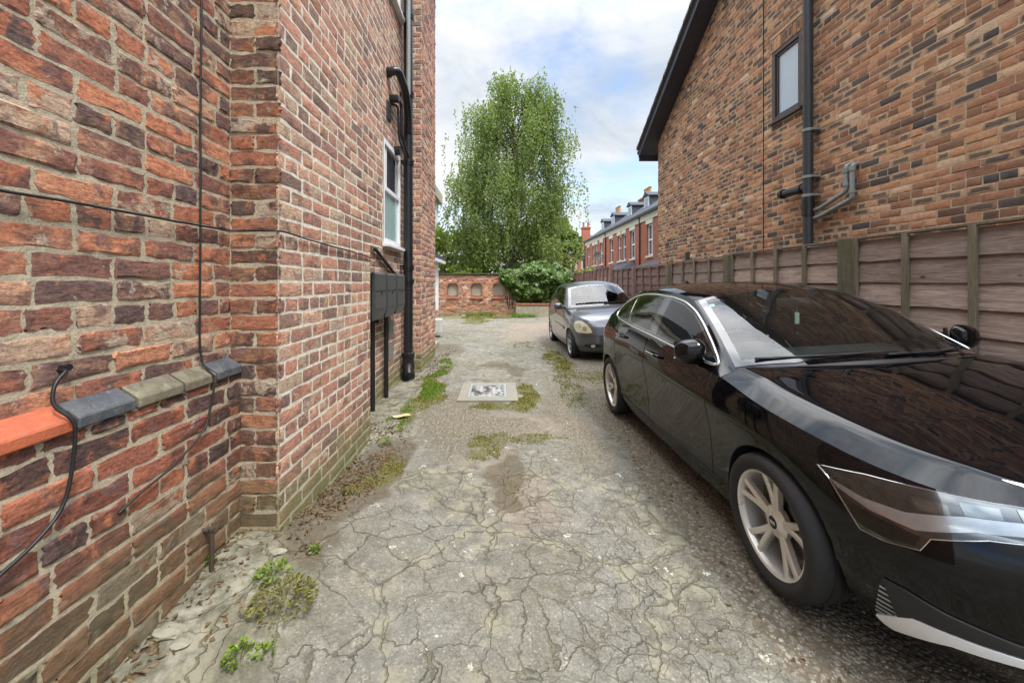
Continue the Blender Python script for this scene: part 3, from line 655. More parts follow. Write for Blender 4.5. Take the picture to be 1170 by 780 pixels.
for sg in (1, -1):
    y_e = 5.25+sg*5.38; z_e = 5.06+.593*(-.38); ya, za = 5.25, 5.06+.593*5.0
    def slab(name, xa, xb, off0, off1, mat, trim=0.0):
        mb = MB(); mb.prism([(y_e, z_e+off0), (ya, za+off0), (ya, za+off1), (y_e, z_e+off1)], 'x', xa, xb); return mb.build(name, mat, rh)
    slab('soffit', XR-.34, XR+.10, .03, .06, M_SOFFIT)
    slab('bargeboard', XR-.375, XR-.342, .0, .185, M_SOFFIT)
    rf = slab('roof', XR-.41, 12.2, .19, .235, M_TILE)
    mb = MB()                                                     # stepped tile ends along the verge
    n = 22
    for i in range(n):
        t = i/n; yb = y_e+(ya-y_e)*t; zb = z_e+(za-z_e)*t; t2 = (i+1.12)/n; y2 = y_e+(ya-y_e)*t2; z2 = z_e+(za-z_e)*t2
        mb.prism([(yb, zb+.20), (y2, z2+.20), (y2, z2+.245), (yb, zb+.275)], 'x', XR-.43, XR-.1+.001*(i % 2))
    mb.build('verge_tiles', M_TILE, rf)
    mb = MB(); mb.box((XR+.0, y_e+sg*.02, z_e+.06), (.70, .03, .30)); mb.build('fascia', M_SOFFIT, rh)
    mb = MB(); mb.tube([(XR-.36, y_e+sg*.09, z_e+.16), (12, y_e+sg*.09, z_e+.16)], .055, 10); mb.build('gutter', M_BLACKPL, rh)
f = MB(); y0, y1, z0, z1 = 5.385, 5.965, 3.885, 4.925; t = .06; xo, xi = XR-.006, XR+.07
for a, b in (((y0, z0), (y0+t, z1)), ((y1-t, z0), (y1, z1)), ((y0+t, z1-t), (y1-t, z1)), ((y0+t, z0), (y1-t, z0+t))): f.box2((xo, a[0], a[1]), (xi, b[0], b[1]), .008)
for a, b in (((y0+t, z0+t), (y0+t+.035, z1-t)), ((y1-t-.035, z0+t), (y1-t, z1-t)), ((y0+t+.035, z1-t-.035), (y1-t-.035, z1-t)), ((y0+t+.035, z0+t), (y1-t-.035, z0+t+.035))): f.box2((xo+.02, a[0], a[1]), (xi, b[0], b[1]), .006)
fo = f.build('window', M_BROWNUPVC, rh)
f = MB(); f.add([(XR+.035, y1-t, z0+t), (XR+.035, y0+t, z0+t), (XR+.035, y0+t, z1-t), (XR+.035, y1-t, z1-t)], [(0, 1, 2, 3)]); f.build('pane', M_PANE_RAIN, fo)
f = MB(); f.box2((XR-.055, y0-.03, z0-.04), (XR+.03, y1+.03, z0-.004), .006); f.build('sill', M_BROWNUPVC, fo)
f = MB(); f.box2((XR-.010, 6.155, .2), (XR+.01, 6.170, 6.9)); f.build('movement_joint', M_DARKVOID, rh)
f = MB(); f.box2((XR-.012, 8.55, 1.98), (XR+.01, 8.74, 2.17), .004)
for i in range(3): f.box2((XR-.018, 8.57+.055*i, 2.0), (XR-.01, 8.60+.055*i, 2.15))
f.build('air_brick', M_BROWNUPVC, rh)
# ------------------------------------------------------------------ panel fence on the right
XF = 3.40
def wood(name, a, b, green=0.0, axis=1, bleach=0.25):
    m, nt, out = new_mat(name)
    at = nt.attr('bk'); r1, r2, r3 = nt.sep(at.outputs['Vector'])
    p = nt.pos()
    off = nt.vmath('ADD', p, nt.vmath('MULTIPLY', at.outputs['Vector'], (9, 9, 9)))
    sc = (1, 0.09, 1) if axis == 1 else (1, 1, 0.09)
    g = nt.noise(nt.scalev(off, sc), 46, 6, 0.65, 0.9); g2 = nt.noise(nt.scalev(off, sc), 150, 4, 0.7, 0.3)
    kv = nt.vor(nt.scalev(off, (1, 1.0, 1.6) if axis == 1 else (1, 1, 1)), 3.1, 'F1', 0)
    knot = nt.step(kv, 0.085, 0.035)
    c = nt.mix(nt.step(g, 0.3, 0.7), a, b)
    c = nt.mix(1.0, c, nt.ramp(r1, [(0, (0.72, 0.70, 0.70)), (0.5, (1, 1, 1)), (1, (1.25, 1.22, 1.18))]), 'MULTIPLY')
    c = nt.mix(nt.math('MULTIPLY', nt.step(nt.noise(off, 2.3, 5, 0.6), 0.45, 0.7), bleach), c, (0.40, 0.36, 0.33))
    c = nt.mix(nt.math('MULTIPLY', knot, 0.75), c, (0.055, 0.035, 0.025))
    c = nt.mix(0.5, c, nt.mix(1.0, c, nt.ramp(g2, [(0.3, (0.55, 0.53, 0.52)), (0.7, (1.25, 1.25, 1.25))]), 'MULTIPLY'))
    if green: c = nt.mix(nt.math('MULTIPLY', nt.step(nt.noise(p, 5, 5, 0.7), 0.35, 0.65), green), c, (0.15, 0.15, 0.065))
    h = nt.math('ADD', g, nt.math('MULTIPLY', g2, 0.6))
    pbr(nt, out, base=c, rough=0.85, spec=0.2, normal=nt.bump(h, 0.6, 0.006)); return m
M_BOARD = wood('weathered_fence_board', (0.255, 0.185, 0.15), (0.46, 0.36, 0.30))
M_BOARD2 = wood('red_brown_fence_board', (0.21, 0.125, 0.105), (0.34, 0.225, 0.19), bleach=0.1)
M_BATTEN = wood('weathered_batten', (0.15, 0.12, 0.085), (0.27, 0.225, 0.165), green=0.35, axis=2)
M_POST = wood('fence_post_timber', (0.12, 0.105, 0.07), (0.22, 0.195, 0.14), green=0.6, axis=2)
fence = empty('panel_fence', (XF, 8, 0), 'long weathered overlap panel fence with timber posts running along the right side', 'fence')
posts = [-2.15, -.17, 1.83, 3.83, 5.82, 7.86, 9.86, 11.86, 13.86, 15.86, 17.8]
tops = [1.92, 1.915, 1.91, 1.905, 1.885, 1.86, 1.87, 1.98, 1.93, 1.90]
def wall_attr(mb, lst): pass
for i in range(len(posts)-1):
    y0, y1, top = posts[i]+.065, posts[i+1]-.065, tops[i]
    g0 = float(gz(XF, (y0+y1)/2))
    r = np.random.default_rng(300+i)
    mb = MB(); bk = []
    far = y0 > 9
    nb = 9 if not far else 8; H0 = g0+.04; hb = (top-.02-H0)/nb
    for k in range(nb):
        z1 = H0+hb*(k+1)+(.012 if k < nb-1 else 0); z0 = H0+hb*k-.004
        ns = 40 if not far else 12
        ysamp = np.linspace(y0, y1, ns+1)
        ph = r.random()*50
        wav = 0.030*(fbm(ysamp*2.2+ph, ysamp*0+ph, 3)-.5)+(0.016*np.maximum(0, vnoise(ysamp*5+ph, ph+ysamp*0)-.72)*3)*-1
        n0 = mb.n; rows = []
        xo = XF-.024+r.normal(0, .002); xt = XF-.006
        for zz, xx in ((z1, xt+.008), (z1, xt), ((z0+z1)/2, None), (z0, xo), (z0, xo+.010)):
            if xx is None: rows.append(np.stack([np.full(ns+1, (xo+xt)/2)-.002, ysamp, (z0+z1)/2+wav*.5], 1))
            else: rows.append(np.stack([np.full(ns+1, xx), ysamp, zz+(wav if zz == z0 else 0*wav)], 1))
        mb.grid(np.stack(rows, 0), 0, flip=False)
        bk.append(np.repeat(r.random((1, 3)), mb.n-n0, 0))
        n0 = mb.n; mb.add([(XF+.012, y0, z0), (XF+.012, y1, z0), (XF+.012, y1, z1), (XF+.012, y0, z1)], [(0, 1, 2, 3)], 0); bk.append(np.repeat(r.random((1, 3)), mb.n-n0, 0))
    pn = mb.build('fence_panel', M_BOARD if y0 < 7 else M_BOARD2, fence, smooth=40, fixn=False, attrs={'bk': np.concatenate(bk)})
    nbat = 5
    for k in range(nbat):
        yb = y0+.025+(y1-y0-.05)*k/(nbat-1); mb = MB(); n0 = 0
        mb.box((XF-.040+r.normal(0, .003), yb+r.normal(0, .008), (H0+top)/2), (.026, .046, top-H0), 0, .003, M=Matrix.Translation((XF-.042, yb, (H0+top)/2)) @ Matrix.Rotation(r.normal(0, .006), 4, 'X') @ Matrix.Identity(4) if False else None)
        mb.build('batten', M_BATTEN if y0 < 7 else M_BOARD2, pn, attrs={'bk': np.repeat(r.random((1, 3)), mb.n, 0)})
    mb = MB(); mb.box((XF-.018, (y0+y1)/2, top+.004), (.062, y1-y0+.02, .020), 0, .003)
    mb.build('capping_rail', M_BATTEN if y0 < 7 else M_BOARD2, pn, attrs={'bk': np.repeat(r.random((1, 3)), mb.n, 0)})
for i, y in enumerate(posts):
    tp = tops[min(i, len(tops)-1)]+(.015 if i in (3, 4, 5) else .03); mb = MB(); mb.box((XF-.045, y, (tp-.2)/2), (.105, .118, tp+.2), 0, .006)
    mb.build('fence_post', M_POST if y < 9 else M_BOARD2, fence, attrs={'bk': np.repeat(np.random.default_rng(i+50).random((1, 3)), mb.n, 0)})

# ------------------------------------------------------------------ things on the left house
def bend(pts, n=6, r=0.06):
    """round the corners of a polyline"""
    P = [Vector(p) for p in pts]; out = [P[0]]
    for i in range(1, len(P)-1):
        a = (P[i-1]-P[i]); b = (P[i+1]-P[i]); d = min(r, a.length*.48, b.length*.48)
        p0 = P[i]+a.normalized()*d; p1 = P[i]+b.normalized()*d
        for k in range(n+1):
            t = k/n; out.append(p0*(1-t)**2+P[i]*2*t*(1-t)+p1*t*t)
    out.append(P[-1]); return [tuple(p) for p in out]
def thing_tube(name, label, cat, pts, r, mat, group=None, seg=8):
    mb = MB(); mb.tube(pts, r, seg); o = mb.build(name, mat, None, smooth=60); tag(o, label, cat, group); return o
def wob(P, amp=.004, n=40, seed=0):
    P = np.array(P, float); d = np.r_[0, np.cumsum(np.linalg.norm(np.diff(P, axis=0), axis=1))]; t = np.linspace(0, d[-1], n)
    Q = np.stack([np.interp(t, d, P[:, k]) for k in range(3)], 1)
    Q += amp*(np.stack([fbm(t*3+seed, t*0+k*7+seed, 3) for k in range(3)], 1)-.5)*2
    return Q
thing_tube('wall_cable', 'thin black cable hanging straight down the near red wall and over the tiled ledge', 'cable',
           wob([(XW+.024, 1.99, 7.4), (XW+.024, 1.985, 3), (XW+.024, 1.975, 1.2), (XW+.026, 1.985, 1.10), (XP+.028, 1.985, 1.04), (XP+.026, 1.98, .95), (XP+.024, 1.93, .79), (XP+.022, 1.75, .70), (XP+.022, 1.55, .66), (XP+.012, 1.50, .63)], .004, 90, 3), .0048, M_CABLE)
thing_tube('wall_cable', 'twin cable running level across the near wall and on towards the meter boxes', 'cable',
           wob([(XW+.024, -1.5, 1.80), (XW+.024, .6, 1.79), (XW+.026, 1.2, 1.775), (XW+.024, 2.20, 1.785), (XA-.02, YC-.022, 1.788), (XA+.018, YC-.014, 1.787), (XA+.018, 2.6, 1.775), (XA+.016, 3.2, 1.757), (XA+.016, 3.81, 1.735)], .005, 110, 9), .0052, M_CABLE)
thing_tube('wall_cable', 'black cable looping from a hole above the orange terracotta tile down the plinth', 'cable',
           bend([(XW-.01, 1.36, 1.20), (XW+.035, 1.36, 1.205), (XW+.04, 1.315, 1.17), (XW+.05, 1.295, 1.10), (XP+.034, 1.325, 1.045), (XP+.030, 1.33, .98), (XP+.022, 1.325, .86), (XP+.022, 1.30, .76), (XP+.022, 1.22, .70), (XP+.022, 1.05, .635), (XP+.022, .6, .60)], 5, .05), .0058, M_CABLE)
mb = MB(); mb.tube([(XW-.005, 1.37, 1.205), (XW+.03, 1.37, 1.21)], .012, 10); o = mb.build('cable_gland', M_BLACKPL, None, smooth=50); tag(o, 'small black cable gland in the wall above the orange tile', 'fitting')
mb = MB(); mb.tube(bend([(XP-.01, 1.94, .295), (XP+.045, 1.94, .295), (XP+.045, 1.94, .10)], 5, .02), .011, 10); mb.lathe([(-.004, .0), (-.004, .016), (.010, .016), (.012, 0)], 'z', (XP+.045, 1.94, .30), 14)
o = mb.build('overflow_pipe', plain('rusty_iron', (.05, .035, .025), .7, bump=.3), None, smooth=50); tag(o, 'short rusty overflow pipe low on the plinth wall near the ground', 'pipe')

# meter boxes
M_METER = plain('black_grp_meter_box', (0.062, 0.066, 0.066), 0.45, var=0.2, scale=30, bump=0.08)
spots = [(4.27, 4.665, 'nearest black meter box of the row, with a pole below its near edge'), (4.755, 5.125, 'middle black meter box between two others on the recessed wall'), (5.225, 5.60, 'farthest black meter box of the row, next to the soil pipe')]
for (a, b, lab) in spots:
    mbx = empty('meter_box', (XB+.1, (a+b)/2, 1.08), lab, 'meter box', 'meter boxes on the left house')
    x1 = XB+.155; x2 = XB+.195; x3 = XB+.150
    mb = MB(); mb.prism([(XB-.01, 1.605), (x1, 1.605), (x1, 1.09), (XB-.01, 1.09)], 'y', a+.012, b-.012); mb.build('back_case', M_BLACKPL, mbx)
    mb = MB(); mb.prism([(x1+.002, 1.615), (x1+.020, 1.615), (x2, 1.595), (x2+.004, 1.20), (x3+.012, 1.085), (x1+.002, 1.085)], 'y', a, b)
    d = mb.build('door', M_METER, mbx); md = d.modifiers.new('bevel', 'BEVEL'); md.width = .006; md.segments = 2; md.limit_method = 'ANGLE'
    mb = MB(); mb.box((x2+.002, (a+b)/2, 1.41), (.006, b-a-.01, .006)); mb.build('rib', M_BLACKPL, d)
    mb = MB(); mb.box((x2+.002, (a+b)/2, 1.21), (.007, b-a-.01, .006)); mb.build('rib', M_BLACKPL, d)
    mb = MB(); mb.lathe([(0, .016), (.008, .016), (.010, .010), (.010, 0)], 'x', (x2+.001, (a+b)/2+.02, 1.385), 14); mb.build('lock', M_BLACKPL, d)
thing_tube('service_conduit', 'black upright conduit under the nearest meter box down to the concrete', 'pipe', [(XB+.06, 4.60, 1.10), (XB+.06, 4.60, float(gz(-1.46, 4.6))-.02)], .030, M_BLACKMETAL, 'conduits under the meter boxes', 12)
thing_tube('service_conduit', 'black upright conduit under the middle meter box down to the concrete', 'pipe', [(XB+.06, 5.16, 1.11), (XB+.06, 5.16, -.02)], .030, M_BLACKMETAL, 'conduits under the meter boxes', 12)
mb = MB(); mb.box2((XB+.03, 4.65, 1.03), (XB+.12, 4.71, 1.083), .006); o = mb.build('cable_clamp', M_BLACKPL, None); tag(o, 'black cable clamp just under the nearest meter box', 'fitting')
thing_tube('sloping_conduit', 'black sloping conduit descending behind the tops of the meter boxes', 'pipe', [(XB+.03, 4.5, 2.0), (XB+.03, 5.72, 1.62)], .022, M_BLACKMETAL, None, 10)
mb = MB()
for k in range(2): mb.box2((XB-.004, 5.48, .42+.31*k), (XB+.010, 5.72, .66+.31*k), .004)
o = mb.build('cover_plate', plain('grey_render_patch', (.20, .185, .155), .9, bump=.3), None); tag(o, 'two grey rendered patches low on the recessed wall by the conduits', 'patch')

# soil pipe with branches
sp = empty('soil_pipe', (-1.40, 6.15, 0), 'tall black soil pipe in the corner beside the chimney breast, with a cast boot', 'pipe')
mb = MB(); mb.tube([(-1.40, 6.15, .34), (-1.40, 6.15, 7.9)], .070, 18); mb.build('pipe', M_BLACKPL, sp, smooth=60)
mb = MB()
mb.lathe([(.0, .0), (.0, .095), (.06, .105), (.10, .10), (.16, .086), (.20, .10), (.24, .10), (.26, .088), (.34, .088), (.36, .10), (.42, .10), (.43, .072)], 'z', (-1.40, 6.15, .0), 20)
mb.tube(bend([(-1.40, 6.13, .26), (-1.36, 5.98, .20), (-1.34, 5.93, .14)], 4, .05), .055, 12); mb.lathe([(-.01, .0), (-.01, .05), (.012, .05), (.02, .03), (.02, 0)], 'y', (-1.40, 6.055, .3), 14)
mb.build('gully_boot', M_BLACKMETAL, sp, smooth=40)
for z in (1.52, 1.74, 3.35, 4.4, 5.6):
    mb = MB(); mb.lathe([(-.045, .071), (-.045, .082), (.0, .086), (.0, .090), (.03, .090), (.03, .071)], 'z', (-1.40, 6.15, z), 18); mb.box2((XB-.01, 6.10, z+.005), (-1.40, 6.2, z+.028)); mb.build('collar', M_BLACKPL, sp, smooth=40)
mb = MB(); mb.tube(bend([(XB-.01, 5.42, 4.36), (XB+.14, 5.44, 4.40), (XB+.16, 5.80, 4.30), (-1.37, 6.02, 4.05), (-1.39, 6.12, 3.80)], 6, .16), .058, 14)
mb.lathe([(0, .058), (0, .068), (.05, .068), (.05, .058)], 'x', (XB-.0, 5.42, 4.36), 14); mb.build('branch', M_BLACKPL, sp, smooth=60)
mb = MB(); mb.tube(bend([(XB, 5.58, 4.06), (XB+.12, 5.58, 4.06), (XB+.12, 5.72, 4.05), (XB+.12, 5.75, 3.6), (-1.39, 6.10, 3.42)], 5, .05), .024, 10); mb.tube(bend([(XB, 5.62, 4.02), (XB+.09, 5.64, 4.0), (XB+.09, 5.72, 3.55), (-1.40, 6.08, 3.36)], 5, .05), .017, 10)
mb.box2((XB, 5.50, 4.02), (XB+.13, 5.60, 4.10), .01); mb.lathe([(0, 0), (0, .065), (.09, .065), (.09, 0)], 'x', (XB, 5.80, 3.42), 14)
mb.build('waste_pipe', M_BLACKPL, sp, smooth=60)
mb = MB(); mb.tube([(-1.375, 6.05, 4.35), (-1.375, 6.05, 7.9)], .032, 10); o = mb.build('rainwater_pipe', M_GREYPL, None, smooth=60); tag(o, 'slim grey pipe rising beside the black soil pipe above its branch', 'pipe')
vb = empty('wall_vent', (XB, 5.46, 3.84), 'small dark grey louvred vent on the recessed wall above the sash window', 'vent')
mb = MB(); mb.box2((XB-.005, 5.37, 3.72), (XB+.022, 5.54, 3.97), .005); mb.build('frame', M_DARKGREYPL, vb)
for k in range(6): mb = MB(); mb.box((XB+.024, 5.455, 3.75+.037*k), (.012, .14, .018)); mb.build('louvre', M_DARKGREYPL, vb)

# right house pipes
rp = empty('soil_pipe', (3.99, 5.14, 0), 'tall charcoal soil pipe beside the small brown window of the modern house', 'pipe')
mb = MB(); mb.tube([(3.99, 5.14, 1.95), (3.99, 5.14, 8.3)], .057, 18); mb.tube([(3.99, 5.14, .1), (3.99, 5.14, 1.95)], .057, 18); mb.build('pipe', M_DARKGREYPL, rp, smooth=60)
for z in (1.96, 2.62, 2.86, 3.46, 5.3):
    mb = MB(); mb.lathe([(-.015, .058), (-.015, .066), (.02, .066), (.02, .058)], 'z', (3.99, 5.14, z), 18); mb.box2((3.98, 5.06, z-.012), (XR+.01, 5.22, z+.016)); mb.build('bracket', M_GREYPL, rp, smooth=40)
mb = MB(); mb.lathe([(-.10, .058), (-.10, .068), (.12, .068), (.12, .058)], 'z', (3.99, 5.14, 2.46), 18); mb.build('collar', M_BLACKPL, rp, smooth=40)
mb = MB(); mb.tube([(3.99, 5.14, 2.73), (3.99, 5.30, 2.735), (3.99, 5.60, 2.74)], .055, 14); mb.lathe([(0, .055), (0, .067), (.07, .067), (.07, .055)], 'y', (3.99, 5.22, 2.733), 16); mb.lathe([(0, .055), (0, .068), (.05, .068), (.07, .060), (.07, 0)], 'y', (3.99, 5.56, 2.74), 16)
mb.build('capped_branch', M_BLACKPL, rp, smooth=50)
for k, (dzz, yy2, lab) in enumerate(((0.0, 4.62, 'upper grey waste pipe bending up the brick beside the charcoal soil pipe'), (-.10, 4.54, 'lower grey waste pipe running from the charcoal soil pipe into the brick'))):
    mb = MB(); mb.tube(bend([(4.03, 5.10, 2.42+dzz), (4.03, 4.98, 2.44+dzz), (4.03, yy2, 2.56+dzz), (4.03, yy2, 2.86-.02*k), (XR+.01, yy2, 2.88-.02*k)], 5, .045), .025, 12)
    mb.lathe([(-.025, .026), (-.025, .033), (.025, .033), (.025, .026)], 'z', (4.03, yy2, 2.80), 14); mb.lathe([(-.02, .026), (-.02, .033), (.02, .033), (.02, .026)], 'z', (4.03, yy2, 2.64+dzz), 14)
    o = mb.build('waste_pipe', M_GREYPL, None, smooth=50); tag(o, lab, 'pipe', 'grey waste pipes on the modern house')

# ------------------------------------------------------------------ back wall with blind niches
YB = 18.0
bw = empty('garden_wall', (-1.2, YB+.15, 0), 'old red garden wall with three arched blind niches closing the end of the lane', 'wall')
NICH = []
for px in (517.2, 544.5, 569.3): NICH.append((px-570)/455*YB)
x0w, x1w = -3.6, 1.0; Hw = 1.83
hol = [(c-.25-x0w, c+.25-x0w, .86, 1.50) for c in NICH]
def wclip(u): return Hw if u < 3.85 else Hw-(u-3.85)*1.05*(Hw-.5)/.75
wall_obj('wall', [dict(O=(x0w, YB, -.02), U=(1, 0, 0), N=(0, -1, 0), W=x1w-x0w, H=Hw+.02, course=.082, blen=.24, seed=31, joint=.014, jit=.005, depth=.010, dvar=.006, nu=(0, .06, .5, .94, 1), nv=(0, .13, .87, 1), holes=hol, clip=wclip)],
         [brick_material('orange_red_brick', [(0, (.20, .10, .07)), (.25, (.36, .14, .08)), (.6, (.48, .19, .10)), (.85, (.54, .27, .16)), (1, (.62, .54, .46))], (.48, .32, .22), (.19, .11, .085), moss=.5, bumps=.5, white=.9, scale=.8, hue=.35), M_MO_OLD], bw)
mb = MB(); mb.prism([(x0w, -.1), (x1w, -.1), (x1w, .5), (.25, Hw-.02), (x0w, Hw-.02)], 'y', YB+.15, YB+.34); mb.build('rear_masonry', M_MO_OLD, bw)
mb = MB(); mb.box2((x0w, YB-.04, Hw), (.28, YB+.36, Hw+.055), .015)
for k in range(20): mb.box((x0w+.1+k*.195, YB+.12, Hw+.07+.01*random.random()), (.18, .40, .035), 0, .01)
mb.build('coping', plain('dark_stone_coping', (.085, .075, .055), .9, var=.4, scale=5, bump=.4), bw)
M_NICHE = plain('grey_old_render', (.30, .26, .20), .92, var=.35, scale=7, bump=.4)
for c in NICH:
    n = 14; arc = [(c-.235, .90)]+[(c-.235+.47*k/n, 1.36+.13*math.sin(math.pi*k/n)) for k in range(n+1)]+[(c+.235, .90)]
    mb = MB(); mb.add([(x, YB+.10, z) for x, z in arc[::-1]], [tuple(range(len(arc)))]); o = mb.build('niche_panel', M_NICHE, bw)
    mb = MB()                                                     # arched brick head
    for k in range(11):
        a0 = math.pi*(k+.06)/11; a1 = math.pi*(k+.94)/11; q = []
        for rr in (1, 0):
            for a in ((a0, a1) if rr else (a1, a0)): q.append((c-math.cos(a)*(.24+.085*rr), 1.355+math.sin(a)*(.135+.10*rr)))
        mb.prism(q[::-1], 'y', YB-.016, YB+.11)
    mb.prism([(c-.245, 1.36), (c-.245, 1.52), (c-.06, 1.52), (c-.15, 1.47)], 'y', YB+.0, YB+.12); mb.prism([(c+.245, 1.36), (c+.15, 1.47), (c+.06, 1.52), (c+.245, 1.52)], 'y', YB+.0, YB+.12)
    mb.build('arch', plain('arch_brick', (.36, .15, .09), .9, var=.4, scale=9, bump=.4), bw)
    mb = MB(); mb.box2((c-.29, YB-.07, .78), (c+.29, YB+.10, .86), .008); mb.build('niche_sill', plain('red_tile_sill', (.42, .13, .075), .75, var=.3, scale=8), bw)
pl = empty('planter_wall', (1.5, 17.2, 0), 'low stone planter wall with red brick coping below the ivy', 'wall')
mb = MB(); mb.box2((.75, 17.3, -.05), (3.3, 17.55, .52), .02); mb.build('stone_face', plain('pale_rubble_stone', (.30, .27, .19), .95, var=.5, scale=6, bump=.6), pl)
mb = MB()
for k in range(12): mb.box((.86+.215*k, 17.42, .56), (.205, .30, .075), 0, .012)
mb.build('brick_coping', plain('red_coping_brick', (.28, .10, .06), .85, var=.4, scale=7, bump=.3), pl)

# ------------------------------------------------------------------ neighbour beyond on the left
nb_ = empty('lean_to_building', (-2.6, 11.5, 0), 'white walled lean-to with a dark sloping roof edge beyond the left house', 'building')
mb = MB(); mb.box2((-4.2, 10.6, .62), (-2.0, 13.2, 2.35)); mb.build('white_wall', M_RENDER, nb_)
wall_obj('brick_base', [dict(O=(-1.98, 10.6, -.05), U=(0, 1, 0), N=(1, 0, 0), W=2.6, H=.70, course=.085, blen=.25, seed=44, joint=.014, nu=(0, .06, .5, .94, 1), nv=(0, .13, .87, 1))], [M_BR_PALE, M_MO_PALE], nb_, core=[((-4.1, 10.65, -.05), (-1.99, 13.15, .6))])
mb = MB(); mb.prism([(-4.3, 3.30), (-1.80, 2.21), (-1.80, 2.33), (-4.3, 3.44)], 'y', 10.3, 13.4); mb.build('roof', M_SLATE, nb_)
mb = MB(); mb.box2((-1.86, 10.3, 2.12), (-1.79, 13.4, 2.21), .01); mb.build('fascia', M_UPVC, nb_)
ev = empty('town_house', (-4, 22, 0), 'white rendered house end with a stone eaves corner just showing past the left house', 'house')
mb = MB(); mb.box2((-9, 19.5, 0), (-3.95, 26, 6.6)); mb.build('wall', M_RENDER, ev)
mb = MB(); mb.box2((-9.2, 19.3, 6.6), (-3.7, 26.2, 7.25), .03); mb.build('eaves', plain('stone_eaves', (.42, .36, .27), .85, var=.15), ev)
mb = MB(); mb.prism([(-9.4, 7.26), (-3.8, 7.26), (-6.6, 9.2)], 'y', 19.2, 26.3); mb.build('roof', M_SLATE, ev)
mb = MB(); mb.box2((-1.80, 10.9, .10), (-1.58, 11.25, .50), .03); o = mb.build('utility_box', plain('pale_grey_box', (.5, .5, .48), .6), None); tag(o, 'small pale grey box standing by the brick base of the lean-to', 'box')
mb = MB(); mb.box2((-1.75, 8.9, -.02), (-1.42, 9.5, .12), .02); o = mb.build('stone_step', plain('worn_stone', (.26, .235, .19), .95, var=.3, scale=8, bump=.5), None); tag(o, 'low worn stone step just past the chimney breast', 'step')
# ------------------------------------------------------------------ terrace on the far right
XT = 9.45
def terr_brick():
    m, nt, out = new_mat('bright_red_terrace_brick')
    p = nt.pos()
    sw = nt.n('ShaderNodeCombineXYZ', {0: nt.sep(p)[1], 1: nt.sep(p)[2], 2: 0.0}).outputs[0]
    b = nt.n('ShaderNodeTexBrick', {'Vector': sw, 'Color1': (0.38, 0.12, 0.075, 1), 'Color2': (0.48, 0.175, 0.11, 1), 'Mortar': (0.40, 0.24, 0.17, 1), 'Scale': 1.0, 'Mortar Size': 0.006, 'Brick Width': 0.23, 'Row Height': 0.078})
    c = nt.mix(nt.math('MULTIPLY', nt.noise(p, 1.1, 5), 0.5), b.outputs[0], (0.24, 0.075, 0.045))
    pbr(nt, out, base=c, rough=0.9, spec=0.2); return m
M_TERR = terr_brick()
M_STONE = plain('white_painted_stone', (0.66, 0.63, 0.56), 0.8, var=0.1, scale=3)
M_POT = plain('buff_chimney_pot', (0.42, 0.26, 0.15), 0.8, var=0.25)
M_CHIM = plain('sooty_chimney_brick', (0.30, 0.15, 0.10), 0.9, var=0.4, scale=4)
M_CREAM = plain('cream_paint', (0.60, 0.55, 0.43), 0.7, var=0.1, scale=3)
